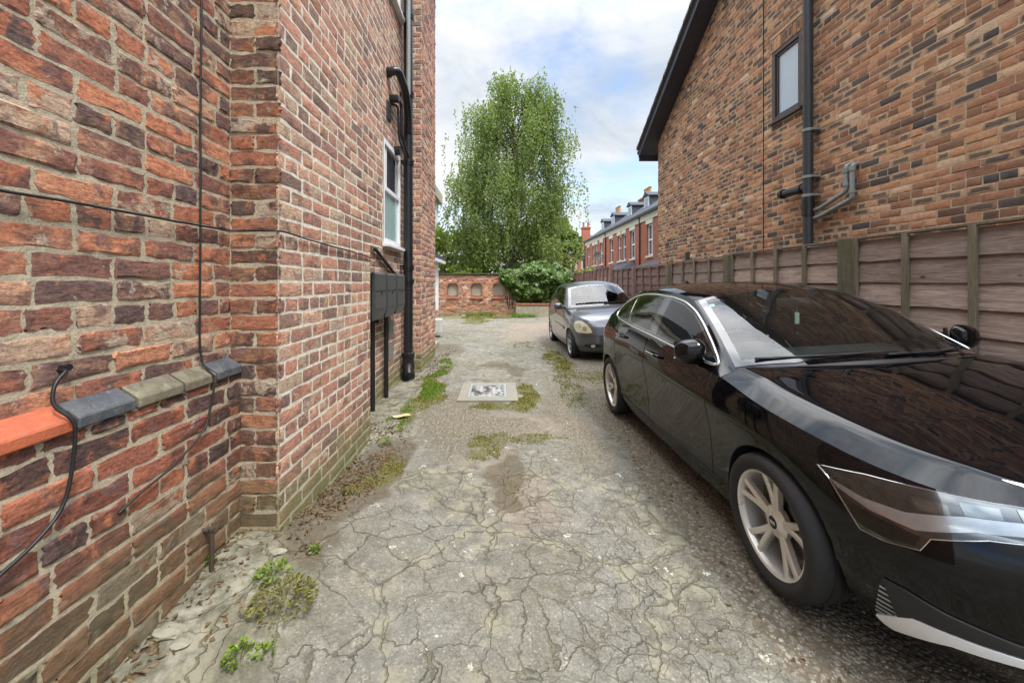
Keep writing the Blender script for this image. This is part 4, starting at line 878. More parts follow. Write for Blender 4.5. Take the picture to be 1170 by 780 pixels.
def terrace_house(y0, lab):
    L = 8.5
    h = empty('terraced_house', (XT+4, y0+L/2, 0), lab, 'house', 'red terraced houses beyond the fence')
    wins = [(1.45, .5), (3.35, .42), (4.55, .42), (6.75, .5)]
    mb = MB(); xs2 = sorted([0, L]+[w-d for w, d in wins]+[w+d for w, d in wins])
    for i in range(0, len(xs2)-1, 2): mb.box2((XT, y0+xs2[i], 0), (XT+.3, y0+xs2[i+1], 5.45))
    for w, d in wins: mb.box2((XT+.001, y0+w-d, 0), (XT+.3, y0+w+d, 3.2)); mb.box2((XT+.001, y0+w-d, 5.2), (XT+.3, y0+w+d, 5.45))
    mb.box2((XT+.3, y0+.02, 0), (XT+8, y0+L-.02, 5.6)); mb.build('wall', M_TERR, h)
    for w, d in wins:
        mb = MB(); t = .09
        mb.box2((XT+.10, y0+w-d, 3.2), (XT+.16, y0+w-d+t, 5.2)); mb.box2((XT+.10, y0+w+d-t, 3.2), (XT+.16, y0+w+d, 5.2)); mb.box2((XT+.10, y0+w-d+t, 5.1), (XT+.16, y0+w+d-t, 5.2)); mb.box2((XT+.10, y0+w-d+t, 3.2), (XT+.16, y0+w+d-t, 3.3)); mb.box2((XT+.09, y0+w-d+t, 4.15), (XT+.17, y0+w+d-t, 4.25))
        wo_ = mb.build('window', M_UPVC, h)
        mb = MB(); mb.box2((XT+.15, y0+w-d+t, 3.3), (XT+.155, y0+w+d-t, 5.1)); mb.build('pane', M_PANE_DARK, wo_)
        mb = MB(); mb.box2((XT-.05, y0+w-d-.08, 5.2), (XT+.02, y0+w+d+.08, 5.47)); mb.build('lintel', M_STONE, wo_)
        mb = MB(); mb.box2((XT-.08, y0+w-d-.08, 3.08), (XT+.1, y0+w+d+.08, 3.2)); mb.build('sill', M_STONE, wo_)
    mb = MB(); mb.box2((XT-.06, y0, 5.48), (XT+.25, y0+L, 5.92)); mb.build('eaves_board', M_CREAM, h)
    mb = MB(); mb.tube([(XT-.13, y0, 6.0), (XT-.13, y0+L, 6.0)], .075, 8); mb.build('gutter', M_BLACKPL, h)
    mb = MB(); mb.prism([(XT-.2, 5.95), (XT+4, 8.9), (XT+8.2, 5.95), (XT+8.2, 5.8), (XT-.2, 5.85)], 'y', y0, y0+L); rf = mb.build('roof', M_SLATE, h)
    for yc in (2.2, 5.9):
        mb = MB(); mb.box2((XT+1.3, y0+yc-.48, 6.7), (XT+3.0, y0+yc+.48, 7.75)); d = mb.build('dormer', M_SLATE, rf)
        mb = MB(); mb.box2((XT+1.25, y0+yc-.44, 6.85), (XT+1.298, y0+yc+.44, 7.72)); mb.build('dormer_frame', M_UPVC, rf)
        mb = MB(); mb.box2((XT+1.235, y0+yc-.34, 6.97), (XT+1.248, y0+yc-.03, 7.6)); mb.box2((XT+1.235, y0+yc+.03, 6.97), (XT+1.248, y0+yc+.34, 7.6)); mb.build('dormer_glass', M_PANE_DARK, rf)
        mb = MB(); mb.prism([(y0+yc-.6, 7.76), (y0+yc+.6, 7.76), (y0+yc, 8.1)], 'x', XT+1.15, XT+3.8); mb.build('dormer_roof', M_SLATE, rf)
    mb = MB(); mb.box2((XT+2.9, y0+L-1.6, 7.0), (XT+3.9, y0+L-.05, 8.85)); mb.box2((XT+2.8, y0+L-1.7, 8.65), (XT+4.0, y0+L+.0, 8.78)); ch = mb.build('chimney', M_CHIM, rf)
    mb = MB()
    for k in range(4): mb.lathe([(0, .17), (.1, .15), (.7, .12), (.72, .16), (.82, .16)], 'z', (XT+3.4, y0+L-1.35+.36*k, 8.85), 8)
    mb.build('chimney_pots', M_POT, ch, smooth=40) if False else mb.build('chimney_pots', M_POT, rf, smooth=40)
    mb = MB(); mb.tube(bend([(XT-.13, y0+L-.1, 5.98), (XT-.05, y0+L-.1, 5.5), (XT-.07, y0+L-.1, .1)], 3, .2), .05, 8); mb.build('downpipe', M_BLACKPL, h)
    mb = MB(); mb.box2((XT-1.1, y0+.6, 0), (XT-.02, y0+5.6, 2.45)); b = mb.build('bay', M_CREAM, h)
    mb = MB(); vs = [(XT-1.25, y0+.45, 2.45), (XT-1.25, y0+5.75, 2.45), (XT-.01, y0+5.75, 2.45), (XT-.01, y0+.45, 2.45), (XT-.01, y0+1.2, 3.0), (XT-.01, y0+5.0, 3.0)]
    mb.add(vs, [(0, 4, 5, 1), (0, 3, 4), (1, 5, 2), (0, 1, 2, 3)]); mb.build('bay_roof', M_SLATE, h)
for y0, lab in ((18.2, 'nearest red terraced house, partly hidden by the modern house wall'), (26.7, 'middle red terraced house between two downpipes, satellite dish beyond its far end'), (35.2, 'farthest red terraced house at the end of the row')):
    terrace_house(y0, lab)
sdh = empty('satellite_dish', (XT-.35, 36.2, 3.9), 'grey satellite dish on the front of the farthest terraced house', 'satellite dish')
mb = MB(); mb.lathe([(.10, 0), (.09, .12), (.05, .26), (.0, .36), (-.015, .36), (.035, .26), (.075, .12), (.085, 0)], 'y', (XT-.5, 36.2, 3.95), 20); mb.build('dish', M_GREYPL, sdh, smooth=50)
mb = MB(); mb.tube([(XT, 36.25, 3.75), (XT-.35, 36.3, 3.8), (XT-.5, 36.3, 3.95)], .03, 8); mb.tube([(XT-.5, 36.2, 3.6), (XT-.6, 35.75, 3.75)], .015, 6); mb.build('arm', M_GREYPL, sdh)
fh = empty('brick_house', (12, 55, 0), 'distant red brick house with hipped slate roof and two tall chimneys at the lane end', 'house')
mb = MB(); mb.box2((8.6, 51, 0), (16, 59, 5.2)); mb.build('wall', M_TERR, fh)
mb = MB(); vs = [(8.2, 50.6, 5.2), (16.4, 50.6, 5.2), (16.4, 59.4, 5.2), (8.2, 59.4, 5.2), (11.6, 54, 7.9), (13, 54, 7.9)]; mb.add(vs, [(0, 1, 5, 4), (1, 2, 5), (2, 3, 4, 5), (3, 0, 4), (3, 2, 1, 0)]); rf = mb.build('roof', M_SLATE, fh)
for (cx, cyy, zt) in ((11.2, 51.3, 9.2), (8.9, 54.5, 8.0)):
    mb = MB(); mb.box2((cx-.5, cyy-.4, 5.1), (cx+.5, cyy+.4, zt-.55)); mb.box2((cx-.58, cyy-.48, zt-.75), (cx+.58, cyy+.48, zt-.6))
    for k in (-.3, .3): mb.lathe([(0, .14), (.5, .12), (.52, .15), (.6, .15)], 'z', (cx+k, cyy, zt-.55), 8)
    mb.build('chimney', M_TERR, fh)
for xx in (9.2, 10.6, 12.4):
    mb = MB(); mb.box2((xx, 50.96, 3.1), (xx+.7, 51.1, 4.7)); wi = mb.build('window', M_UPVC, fh); mb = MB(); mb.box2((xx+.1, 50.94, 3.2), (xx+.6, 50.955, 4.6)); mb.build('pane', M_PANE_DARK, wi)
lp = empty('street_lamp', (8.35, 42, 0), 'slim grey lamp column rising in front of the far terrace end', 'lamp post')
mb = MB(); mb.tube([(8.35, 42, 0), (8.35, 42, 1.5), (8.35, 42, 6.7)], [.10, .09, .055], 10); mb.build('column', M_GREYPL, lp)
mb = MB(); mb.box((8.2, 41.8, 6.72), (.25, .55, .09), 0, .03); mb.build('lantern', M_GREYPL, lp)

# ------------------------------------------------------------------ vegetation
def leaf_mat(name, a, b, trans=0.35, rough=0.55, hl=0.3):
    m, nt, out = new_mat(name)
    at = nt.attr('lf'); r1, r2, r3 = nt.sep(at.outputs['Vector'])
    c = nt.mix(r1, a, b)
    c = nt.mix(nt.math('MULTIPLY', r2, hl), c, tuple(min(1, x*1.7) for x in b))
    pb = nt.n('ShaderNodeBsdfPrincipled', {'Base Color': c, 'Roughness': rough, 'Specular IOR Level': 0.35})
    tr = nt.n('ShaderNodeBsdfTranslucent', {'Color': nt.mix(1.0, c, (1.1, 1.25, 0.6), 'MULTIPLY')})
    mx_ = nt.n('ShaderNodeMixShader', {0: trans, 1: pb.outputs[0], 2: tr.outputs[0]})
    nt.t.links.new(mx_.outputs[0], out.inputs[0]); return m
def leaves(P, D, size, seed, aspect=0.55, fold=0.15, up=None):
    """P centres, D long directions; returns verts, faces, attr"""
    r = np.random.default_rng(seed); n = len(P)
    D = D/(np.linalg.norm(D, axis=1)[:, None]+1e-9)
    A = r.normal(0, 1, (n, 3))
    if up is not None: A = A+up
    S = np.cross(D, A); S /= np.linalg.norm(S, axis=1)[:, None]+1e-9
    Nn = np.cross(S, D)
    s = (size*(0.65+0.7*r.random(n)))[:, None]
    v = np.stack([P-D*s*.5, P+S*s*aspect*.5+Nn*s*fold*.5-D*s*.05, P+D*s*.5, P-S*s*aspect*.5+Nn*s*fold*.5-D*s*.05], 1)
    f = np.arange(n*4).reshape(n, 4)
    at = np.repeat(r.random((n, 3)), 4, 0)
    return v.reshape(-1, 3), f.tolist(), at
def bark(name, a, b):
    m, nt, out = new_mat(name); p = nt.pos()
    f = nt.noise(nt.scalev(p, (1, 1, .35)), 9, 6, .7)
    pbr(nt, out, base=nt.mix(nt.step(f, .4, .6), a, b), rough=.9, normal=nt.bump(f, .6, .03)); return m
M_BIRCHBARK = bark('birch_bark', (.05, .045, .035), (.23, .21, .18)); M_BARK = bark('grey_brown_bark', (.045, .035, .025), (.10, .085, .06))
M_BIRCH = leaf_mat('birch_leaf', (0.095, 0.130, 0.036), (0.23, 0.285, 0.095), .45)
M_LIME = leaf_mat('bright_leaf', (0.115, 0.165, 0.020), (0.24, 0.30, 0.050), .45)
M_IVY = leaf_mat('ivy_leaf', (0.018, 0.040, 0.008), (0.090, 0.145, 0.026), .18, .40, .6)
M_DEEP = leaf_mat('deep_green_leaf', (0.035, 0.060, 0.014), (0.09, 0.135, 0.030), .3)

def curve_pts(a, b, sag, n=7, seed=0):
    t = np.linspace(0, 1, n)[:, None]; a = np.array(a, float); b = np.array(b, float)
    P = a*(1-t)+b*t; P[:, 2] += (4*sag*t*(1-t))[:, 0]
    return P+np.random.default_rng(seed).normal(0, .04, P.shape)*(t*(1-t)*4)

def birch():
    bx, by = 0.45, 21.5
    T = empty('birch_tree', (bx, by, 0), 'tall weeping birch with hanging pale green strands behind the garden wall', 'tree')
    r = np.random.default_rng(5)
    trunk = np.array([(bx, by, -.2), (bx+.05, by, 1.5), (bx+.18, by, 3.2), (bx+.42, by+.05, 5.0), (bx+.50, by, 7.0), (bx+.42, by, 9.0), (bx+.22, by, 10.6), (bx+.05, by, 12.0)])
    mb = MB(); mb.tube(trunk, [.30, .25, .22, .18, .14, .10, .06, .025], 10)
    lv, lf, la = [], [], []
    def env(z):      # half width left / right seen from the lane
        zs = [1.9, 2.8, 4.1, 5.5, 6.6, 7.6, 8.8, 10.0, 11.0, 11.8, 12.3]
        L = np.interp(z, zs, [3.9, 4.2, 4.2, 4.05, 3.8, 3.35, 3.15, 3.05, 2.8, 1.7, .5]); Rr = np.interp(z, zs, [2.8, 3.4, 3.7, 3.6, 3.65, 3.7, 3.6, 3.4, 3.3, 2.4, .8])
        return L, Rr
    ends = []
    for i in range(135):
        z = 2.9+9.1*r.random()**.95; L, Rr = env(z); a = r.random()*2*math.pi; rad = .30+.70*math.sqrt(r.random())
        cx = math.cos(a); e = (Rr if cx > 0 else L)*rad*.96*math.copysign(1, 1); x = bx+.25+cx*e; y = by+math.sin(a)*rad*2.7
        ends.append((x, y, z))
    # the two upper shoulders
    for (x, y, z) in ((bx+2.6, by, 11.9), (bx+2.9, by-.4, 11.2), (bx+2.2, by+.3, 11.6), (bx-1.9, by, 11.0), (bx-2.2, by-.3, 10.4), (bx-1.5, by+.2, 11.4), (bx+.2, by, 12.5), (bx-.5, by-.2, 12.2), (bx+1.2, by, 11.9), (bx+.7, by, 12.2)): ends.append((x, y, z))
    for i, (x, y, z) in enumerate(ends):
        z0 = max(2.4, z-(.5+.9*math.hypot(x-bx, y-by))-r.random()*.6)
        k = np.interp(z0, trunk[:, 2], np.arange(len(trunk))); p0 = np.array([np.interp(z0, trunk[:, 2], trunk[:, c]) for c in range(3)])
        C = curve_pts(p0, (x, y, z), .35, 7, i); mb.tube(C, np.linspace(.038, .008, 7)*(1.3 if i % 6 == 0 else .6), 5)
        ns = 25; clump_tone = r.random()
        for s in range(ns):
            t = .60+.45*r.random(); q = C[0]+(C[-1]-C[0])*t; q[2] += 4*.35*t*(1-t)
            q = q+r.normal(0, .30, 3)*np.array([1, 1, .45])
            Ln = .7+1.7*r.random()**1.3; m = int(Ln*17)
            if q[2]-Ln < 1.7: Ln = max(.3, q[2]-1.7-r.random()*.5); m = int(Ln*17)
            tt = np.linspace(0, 1, m)[:, None]
            dr = r.normal(0, .30, 2)
            path = q+np.concatenate([dr[0]*tt*(1-.45*tt)+.05*np.sin(tt*9+i), dr[1]*tt, -Ln*tt**1.25+.10*np.sin(tt*3.1)], 1)
            path = path+r.normal(0, .055, path.shape)
            D = np.concatenate([r.normal(0, .55, (m, 2)), -np.abs(r.normal(.7, .5, (m, 1)))], 1)
            v, f, a2 = leaves(path, D, .118, i*100+s, .64)
            a2[:, 0] = np.clip(a2[:, 0]*.45+.60*clump_tone-.05, 0, 1)
            lv.append(v); la.append(a2)
    mb.build('trunk', M_BIRCHBARK, T, smooth=180)
    V = np.concatenate(lv); A = np.concatenate(la)
    cb = MB(); cb.add(V, np.arange(len(V)).reshape(-1, 4).tolist()); cb.build('crown', M_BIRCH, T, attrs={'lf': A})
    print('birch leaves', len(V)//4)
birch()
def bush(name, label, cat, c, rad, n, mat, size, seed, trunk=True, group=None, flat=0.0, clumps=26, barkm=None):
    c = np.array(c, float); rad = np.array(rad, float); r = np.random.default_rng(seed)
    T = empty(name, (c[0], c[1], 0), label, cat, group)
    cc = r.normal(0, 1, (clumps, 3)); cc /= np.linalg.norm(cc, axis=1)[:, None]; cc *= (.45+.55*r.random((clumps, 1))**.5)
    k = r.integers(0, clumps, n); d = r.normal(0, 1, (n, 3)); d /= np.linalg.norm(d, axis=1)[:, None]
    cr = .20+.22*r.random(clumps)
    P = c+(cc[k]+d*(cr[k]*(.6+.4*r.random(n)))[:, None])*rad
    D = d+r.normal(0, .6, (n, 3)); D[:, 2] -= .4
    P[:, 2] = np.maximum(P[:, 2], .05)
    v, f, a = leaves(P, D, size, seed, .7)
    cb = MB(); cb.add(v, f); cb.build('crown' if cat == 'tree' else 'foliage', mat, T, attrs={'lf': a})
    mb = MB(); mb.tube([(c[0], c[1], -.1), (c[0]+.05, c[1], c[2]*.6), (c[0], c[1], c[2]+rad[2]*.3)], [.05*rad[0]+.06, .04*rad[0]+.04, .03], 8)
    for i in range(0, clumps, 2):
        e = c+cc[i]*rad*.9; mb.tube(curve_pts((c[0], c[1], max(.3, c[2]-rad[2]*.7)), e, .1, 5, i), np.linspace(.05, .012, 5), 5)
    mb.build('trunk' if cat == 'tree' else 'stem', barkm or M_BARK, T, smooth=180)
    return T
bush('broadleaf_tree', 'bright yellow green tree behind the left end of the niche wall', 'tree', (-3.0, 25, 3.0), (2.6, 2.2, 2.2), 5200, M_LIME, .26, 61)
bush('broadleaf_tree', 'pale green tree rising behind the distant house with hipped roof', 'tree', (8.6, 64, 8.0), (3.6, 3.0, 4.2), 4200, M_LIME, .50, 62)
bush('broadleaf_tree', 'dark leafy tree directly behind the birch trunk', 'tree', (1.0, 27, 2.9), (3.6, 1.8, 1.9), 5200, M_DEEP, .26, 63)
bush('broadleaf_tree', 'mid green tree behind the birch right side, above the ivy', 'tree', (3.2, 26, 3.4), (2.0, 1.8, 2.2), 3800, M_BIRCH, .24, 64)
bush('hedge_bush', 'light green bush peeping over the garden wall left of the birch trunk', 'bush', (-1.2, 20.6, 1.7), (1.7, .9, .75), 2600, M_LIME, .15, 65)
bush('hedge_bush', 'small light bush above the fence top beyond the grey car', 'bush', (4.6, 21, 1.7), (1.1, .8, .55), 1300, M_LIME, .15, 66)
bush('hedge_bush', 'dark bush behind the wall at the foot of the birch', 'bush', (.6, 20.2, 1.5), (1.1, .8, .7), 1700, M_DEEP, .16, 67)
# ivy mass over the broken end of the wall
def ivy():
    T = empty('ivy_bush', (1.7, 17.9, 0), 'dense glossy ivy spilling over the wall end above the planter', 'ivy')
    r = np.random.default_rng(71); n = 7500
    x = .05+3.4*r.random(n); a = r.random(n)
    topz = np.interp(x, [.0, .5, 1.2, 2.0, 2.6, 3.1, 3.5], [1.85, 2.05, 2.25, 2.35, 2.45, 2.15, 1.7])+.7*(fbm(x*2.5, x*0+3)-.5)
    botz = np.interp(x, [.0, .4, .8, 1.4, 2.2, 3.4], [1.6, 1.25, .72, .60, .55, .5])
    z = botz+(topz-botz)*a
    bulge = .55*np.sin(np.pi*np.clip(a, .03, .97))**.6*np.interp(x, [0, .5, 1.2, 3, 3.5], [.25, .6, 1, 1, .5])*(.15+1.6*fbm(x*3.0+5, z*3.0))
    y = 18.05-bulge+r.normal(0, .05, n)+.10*(r.random(n) < .3)
    P = np.stack([x, y, z], 1); D = np.stack([r.normal(0, .6, n), -.5+r.normal(0, .3, n), -.7+r.normal(0, .4, n)], 1)
    v, f, at = leaves(P, D, .175, 72, .85, .1, up=np.array([0, -1.6, 1.2])); at[:, 0] = np.clip(at[:, 0]*.6+.4*np.repeat(fbm(x*3, z*3), 4), 0, 1)
    cb = MB(); cb.add(v, f); cb.build('foliage', M_IVY, T, attrs={'lf': at})
    mb = MB()
    for i in range(26):
        x0 = .3+3.0*r.random(); mb.tube([(x0, 18.02, .1), (x0+r.normal(0, .1), 17.95, 1.0), (x0+r.normal(0, .3), 17.9, 1.9)], [.02, .015, .006], 5)
    mb.box2((.8, 18.06, 0), (3.5, 18.12, 2.0)); mb.build('stem', M_BARK, T)
ivy()
# ------------------------------------------------------------------ cars
def paint(name, col, metal=0.0, rough=0.25, spec=0.5, dust=0.05):
    m, nt, out = new_mat(name); p = nt.obj()
    f = nt.noise(p, 3.5, 5, .6)
    film = nt.math('MULTIPLY', nt.step(nt.math('ADD', nt.sep(p)[2], nt.math('MULTIPLY', nt.noise(p, 14, 5, .7), .35)), .62, .30), .010)
    c = nt.mix(nt.math('ADD', nt.math('MULTIPLY', nt.step(f, .45, .75), dust), film), col, (.20, .18, .15))
    r = nt.math('MULTIPLY_ADD', nt.noise(p, 22, 4), .05, rough-.02)
    sp0 = spec
    pb_ = pbr(nt, out, base=c, metal=metal, rough=r, coat=1.0, coatr=nt.math('ADD', nt.math('MULTIPLY_ADD', nt.step(nt.noise(p, 40, 5, .7), .5, .8), .04, .012), nt.math('MULTIPLY', nt.step(nt.sep(p)[2], .95, .62), .035)), spec=sp0); pb_.inputs['Coat IOR'].default_value = 1.42; return m
def car_glass(name, tint=(.75, .86, .82), dirt=0.0, refl=1.0):
    m, nt, out = new_mat(name); p = nt.obj()
    lw = nt.n('ShaderNodeFresnel', {'IOR': 1.52}).outputs[0]
    tr = nt.n('ShaderNodeBsdfTransparent', {'Color': (*tint, 1)})
    gl = nt.n('ShaderNodeBsdfGlossy', {'Color': (1, 1, 1, 1), 'Roughness': .012})
    mx_ = nt.n('ShaderNodeMixShader', {0: nt.math('MULTIPLY_ADD', lw, refl, .01, clamp=True), 1: tr.outputs[0], 2: gl.outputs[0]})
    last = mx_.outputs[0]
    if dirt:
        df = nt.n('ShaderNodeBsdfDiffuse', {'Color': (.42, .40, .37, 1)})
        sv = nt.n('ShaderNodeMapping', {'Vector': p, 'Rotation': (0, 0, R(0)), 'Scale': (34, 3.2, 3.2)}).outputs[0]
        streak = nt.math('MULTIPLY', nt.step(nt.noise(sv, 1.6, 4, .6), .60, .72), nt.step(nt.noise(p, 9, 3), .35, .6))
        m2 = nt.n('ShaderNodeMixShader', {0: nt.math('MULTIPLY_ADD', streak, dirt, .012), 1: last, 2: df.outputs[0]}); last = m2.outputs[0]
    nt.t.links.new(last, out.inputs[0]); return m
M_GLASS = car_glass('car_side_glass', (.45, .53, .50), 0, .95); M_SCREEN = car_glass('car_windscreen_glass', (.72, .84, .80), .16, .85)
M_SCREEN2 = car_glass('grey_car_windscreen_glass', (.70, .82, .80), 0, .95)
M_LENS = car_glass('lamp_lens_glass', (.9, .92, .92))
M_FRIT = plain('black_glazing_border', (.006, .006, .007), .12, bump=0, coat=1.0)
M_CHROME = plain('satin_chrome', (.82, .83, .84), .16, 1.0, var=.03, bump=.0)
M_TRIM = plain('matt_black_trim', (.014, .014, .015), .6, bump=.15)
M_TYRE = plain('tyre_rubber', (.020, .019, .018), .85, var=.4, bump=.3)
M_WELL = plain('wheel_well_black', (.006, .006, .006), .95, bump=0)
M_SEAT = plain('dark_seat_cloth', (.030, .032, .034), .85, bump=.2)
M_DASH = plain('dashboard_plastic', (.028, .031, .032), .55, bump=.2)
M_HEADL = plain('headliner_grey', (.16, .155, .15), .9)
M_DISC = plain('brake_disc', (.20, .19, .18), .4, 1.0)
M_SILVER = plain('silver_blade', (.78, .80, .81), .4, .0, bump=0, var=.03)

def cr(P, ts, mirror_ends=False):
    """non-uniform Catmull-Rom through control points P (n,d...) at index parameters ts"""
    P = np.asarray(P, float); n = len(P); sh = P.shape[1:]
    F = P.reshape(n, -1)
    d = np.linalg.norm(np.diff(F, axis=0), axis=1)+1e-6
    T = np.zeros_like(F)
    for i in range(1, n-1):
        a, b = d[i-1], d[i]
        T[i] = ((F[i]-F[i-1])/a*b+(F[i+1]-F[i])/b*a)/(a+b)
    if n > 2:
        T[0] = 2*(F[1]-F[0])/d[0]-T[1]; T[-1] = 2*(F[-1]-F[-2])/d[-1]-T[-2]
        T[0] *= 1; T[-1] *= 1
    else: T[:] = (F[1]-F[0])/d[0]
    ts = np.asarray(ts, float); i = np.clip(np.floor(ts).astype(int), 0, n-2); t = (ts-i)[:, None]
    h = d[i][:, None]
    out = (2*t**3-3*t**2+1)*F[i]+(t**3-2*t**2+t)*h*T[i]+(-2*t**3+3*t**2)*F[i+1]+(t**3-t**2)*h*T[i+1]
    return out.reshape((len(ts),)+sh)

def superlerp(vals, ts):
    return np.interp(ts, np.arange(len(vals)), vals)

def build_car(P, root, mats):
    """P: tables of control points; half-car with x>0 is mirrored. Local axes: x across, y backwards, z up; origin under the front axle"""
    nst = len(P['outline']); OL = np.array(P['outline'], float); LV = np.array(P['levels'], float)   # (nst,6,2)
    # outward normals of the plan outline
    ext = np.concatenate([[[-OL[1, 0], OL[1, 1]]], OL, [[-OL[-2, 0], OL[-2, 1]]]])
    tg = ext[2:]-ext[:-2]; nr = np.stack([tg[:, 1], -tg[:, 0]], 1); nr /= np.linalg.norm(nr, axis=1)[:, None]
    C = np.zeros((nst, 6, 3))
    for k in range(6):
        C[:, k, :2] = OL-nr*LV[:, k, 1:2]; C[:, k, 2] = LV[:, k, 0]
    C[0, :, 0] = 0; C[-1, :, 0] = 0
    Cm = np.concatenate([C[2:0:-1]*np.array([-1, 1, 1]), C, C[-2:-4:-1]*np.array([-1, 1, 1])])
    band = lambda u: cr(Cm, np.asarray(u)+2)
    # u samples
    us = []
    for i in range(nst-1):
        L = np.linalg.norm(OL[i+1]-OL[i]); n = max(2, int(L/P.get('du', .028)))
        us += list(i+np.arange(n)/n)
    us.append(nst-1); us = np.array(us)
    def u_at_y(y, lo, hi):
        for _ in range(50):
            m = (lo+hi)/2
            if band([m])[0, 3, 1] < y: lo = m
            else: hi = m
        return (lo+hi)/2
    seams = [u_at_y(y, 3, nst-4) for y in P['seams']]
    uA = u_at_y(P['a_base'], 3, nst-4)
    for s in seams+[uA]:
        du = .006/np.linalg.norm(band([s+.01])[0, 3]-band([s])[0, 3])*.01
        us = us[np.abs(us-s) > du*2.2]; us = np.sort(np.r_[us, ([s-du, s, s+du] if s != uA else [s])])
    vs = np.concatenate([k+np.arange(P.get('dv', 7))/P.get('dv', 7) for k in range(5)]+[[5]])
    vsill = P['v_sill']
    vs = vs[np.abs(vs-vsill) > .06]; vs = np.sort(np.r_[vs, [vsill-.03, vsill, vsill+.03]])
    CU = band(us)                                          # NU,6,3
    lo_i = vs <= 4
    S = np.concatenate([np.transpose(cr(np.transpose(CU[:, :5], (1, 0, 2)), vs[lo_i]), (1, 0, 2)), np.transpose(cr(np.transpose(CU[:, 3:], (1, 0, 2)), vs[~lo_i]-3), (1, 0, 2))], 1)
    # grooves at the seams
    iA = int(np.argmin(np.abs(us-uA)))
    seam_i = [int(np.argmin(np.abs(us-s))) for s in seams]; jS = int(np.argmin(np.abs(vs-vsill)))
    for si in seam_i: S[si, jS:, :2] *= (1-.010/np.linalg.norm(S[si, jS:, :2]*[1, 0], axis=1))[:, None]*[1, 0]+[0, 1]
    S[seam_i[0]:seam_i[2]+1, jS, 0] -= .008
    NU, NV = len(us), len(vs)
    V, Fc, tagf = [], [], []
    def addgrid(G, tags, flip=False):
        base = sum(len(v) for v in V); a, b = G.shape[:2]; V.append(G.reshape(-1, 3))
        cr_ = np.cross(G[1:, :-1]-G[:-1, :-1], G[:-1, 1:]-G[:-1, :-1]); ctr = (G[1:, :-1]+G[:-1, 1:])/2-np.array([0, np.clip(np.mean(G[..., 1]), .4, 2.2), .45])
        flip = float((cr_*ctr).sum()) < 0
        for i in range(a-1):
            for j in range(b-1):
                q = [base+i*b+j, base+(i+1)*b+j, base+(i+1)*b+j+1, base+i*b+j+1]
                Fc.append(q[::-1] if flip else q); tagf.append(tags(i, j) if callable(tags) else tags)
    def bandtag(i, j):
        if j >= jS:
            if seam_i[0] <= i < seam_i[1]: return 'door_front'
            if len(seam_i) > 2 and seam_i[1] <= i < seam_i[2]: return 'door_rear'
        return 'band'
    addgrid(S, bandtag)
    top = S[:, -1]                                          # top edge of the band
    # bonnet
    cz = np.array(P['bonnet_centre']); NT_ = P.get('nt', 22); tau = np.linspace(0, 1, NT_)
    G = []
    ysA = top[iA, 1]; yF = top[0, 1]
    for i in range(iA+1):
        xs_, y_, z_ = top[i]; k = max(0, (y_-P['cowl_from'])/(ysA-P['cowl_from'])); yc = y_+(P['cowl_y']-ysA)*k**1.0*max(0, k) if k > 0 else y_
        zc = np.interp(yc, cz[:, 0], cz[:, 1]); x = xs_*(1-tau)
        prof = 1-(1-tau)**P.get('hood_pow', 2.3)
        if 'hood_band' in P:
            wb_, sl = P['hood_band']; rise = max(zc-z_, 0); dd = np.linspace(0, max(xs_, 1e-3), 200)
            wgt_ = 1-smooth01(dd, wb_*.72, wb_*1.2); lin = (1-dd/max(xs_, 1e-3)); cum = lambda q: np.concatenate([[0], np.cumsum((q[1:]+q[:-1])/2*np.diff(dd))])
            A1 = cum(wgt_); A2 = cum((1-wgt_)*lin); s_ = min(sl, .8*rise/max(A1[-1], 1e-6)); c_ = (rise-s_*A1[-1])/max(A2[-1], 1e-6) if A2[-1] > 1e-4 else 0
            zz_ = s_*A1+c_*A2; prof = np.interp(xs_*tau, dd, zz_/max(zz_[-1], 1e-6))
        G.append(np.stack([x, yc+(y_-yc)*(1-tau)**2, z_+(zc-z_)*prof], 1))
    # smooth the centre-line kinks
    G = np.array(G)
    if 'hood_crease' in P:
        xc, hgt, wd = P['hood_crease']
        ff = np.clip((G[:, :, 1]-yF)/.25, 0, 1)
        G[:, :, 2] += ff*hgt*np.exp(-((np.abs(G[:, :, 0])-(xc+.12*np.clip(G[:, :, 1]+.4, -1, 1)))/wd)**2)
    addgrid(G, 'bonnet', flip=True); cowl_edge = G[-1]
    # greenhouse: rails R and centre line T
    RT = np.array(P['rail']); TC = np.array(P['centre']); nt_ = len(RT); br = P['breaks']       # indices with a crease
    tg_ = []
    segs = [0]+list(br)+[nt_-1]
    Rl, Tl, tt = [], [], []
    for a, b in zip(segs[:-1], segs[1:]):
        n = max(3, int((b-a)*P.get('tn', 7))); t = np.linspace(0, b-a, n+1)
        if b != nt_-1: t = t[:-1]
        Tl.append(cr(TC[a:b+1], t)); tt.append(t+a)
    t_all = np.concatenate(tt); Tm = np.concatenate(Tl); Rm = cr(RT, t_all)
    tau = np.linspace(0, 1, P.get('nt2', 20)); G = []
    pw = np.interp(t_all, np.arange(nt_), P['top_pow'])
    for k in range(len(t_all)):
        x = Rm[k, 0]*(1-tau); q = np.abs(1-tau)
        G.append(np.stack([x, Tm[k, 1]+(Rm[k, 1]-Tm[k, 1])*q**2, Tm[k, 2]-(Tm[k, 2]-Rm[k, 2])*q**pw[k]], 1))
    G = np.array(G)
    def toptag(i, j):
        y = t_all[i]
        return 'screen' if y < br[0]-1e-6 else ('roof' if y < br[-1]-1e-6 else 'tail')
    addgrid(G, toptag, flip=True)
    cow = [cowl_edge, G[0]]
    cowi = np.stack([np.stack([np.interp(np.linspace(0, 1, 20), np.linspace(0, 1, len(c)), c[:, d]) for d in range(3)], 1) for c in cow])
    addgrid(cowi, 'cowl', flip=True)
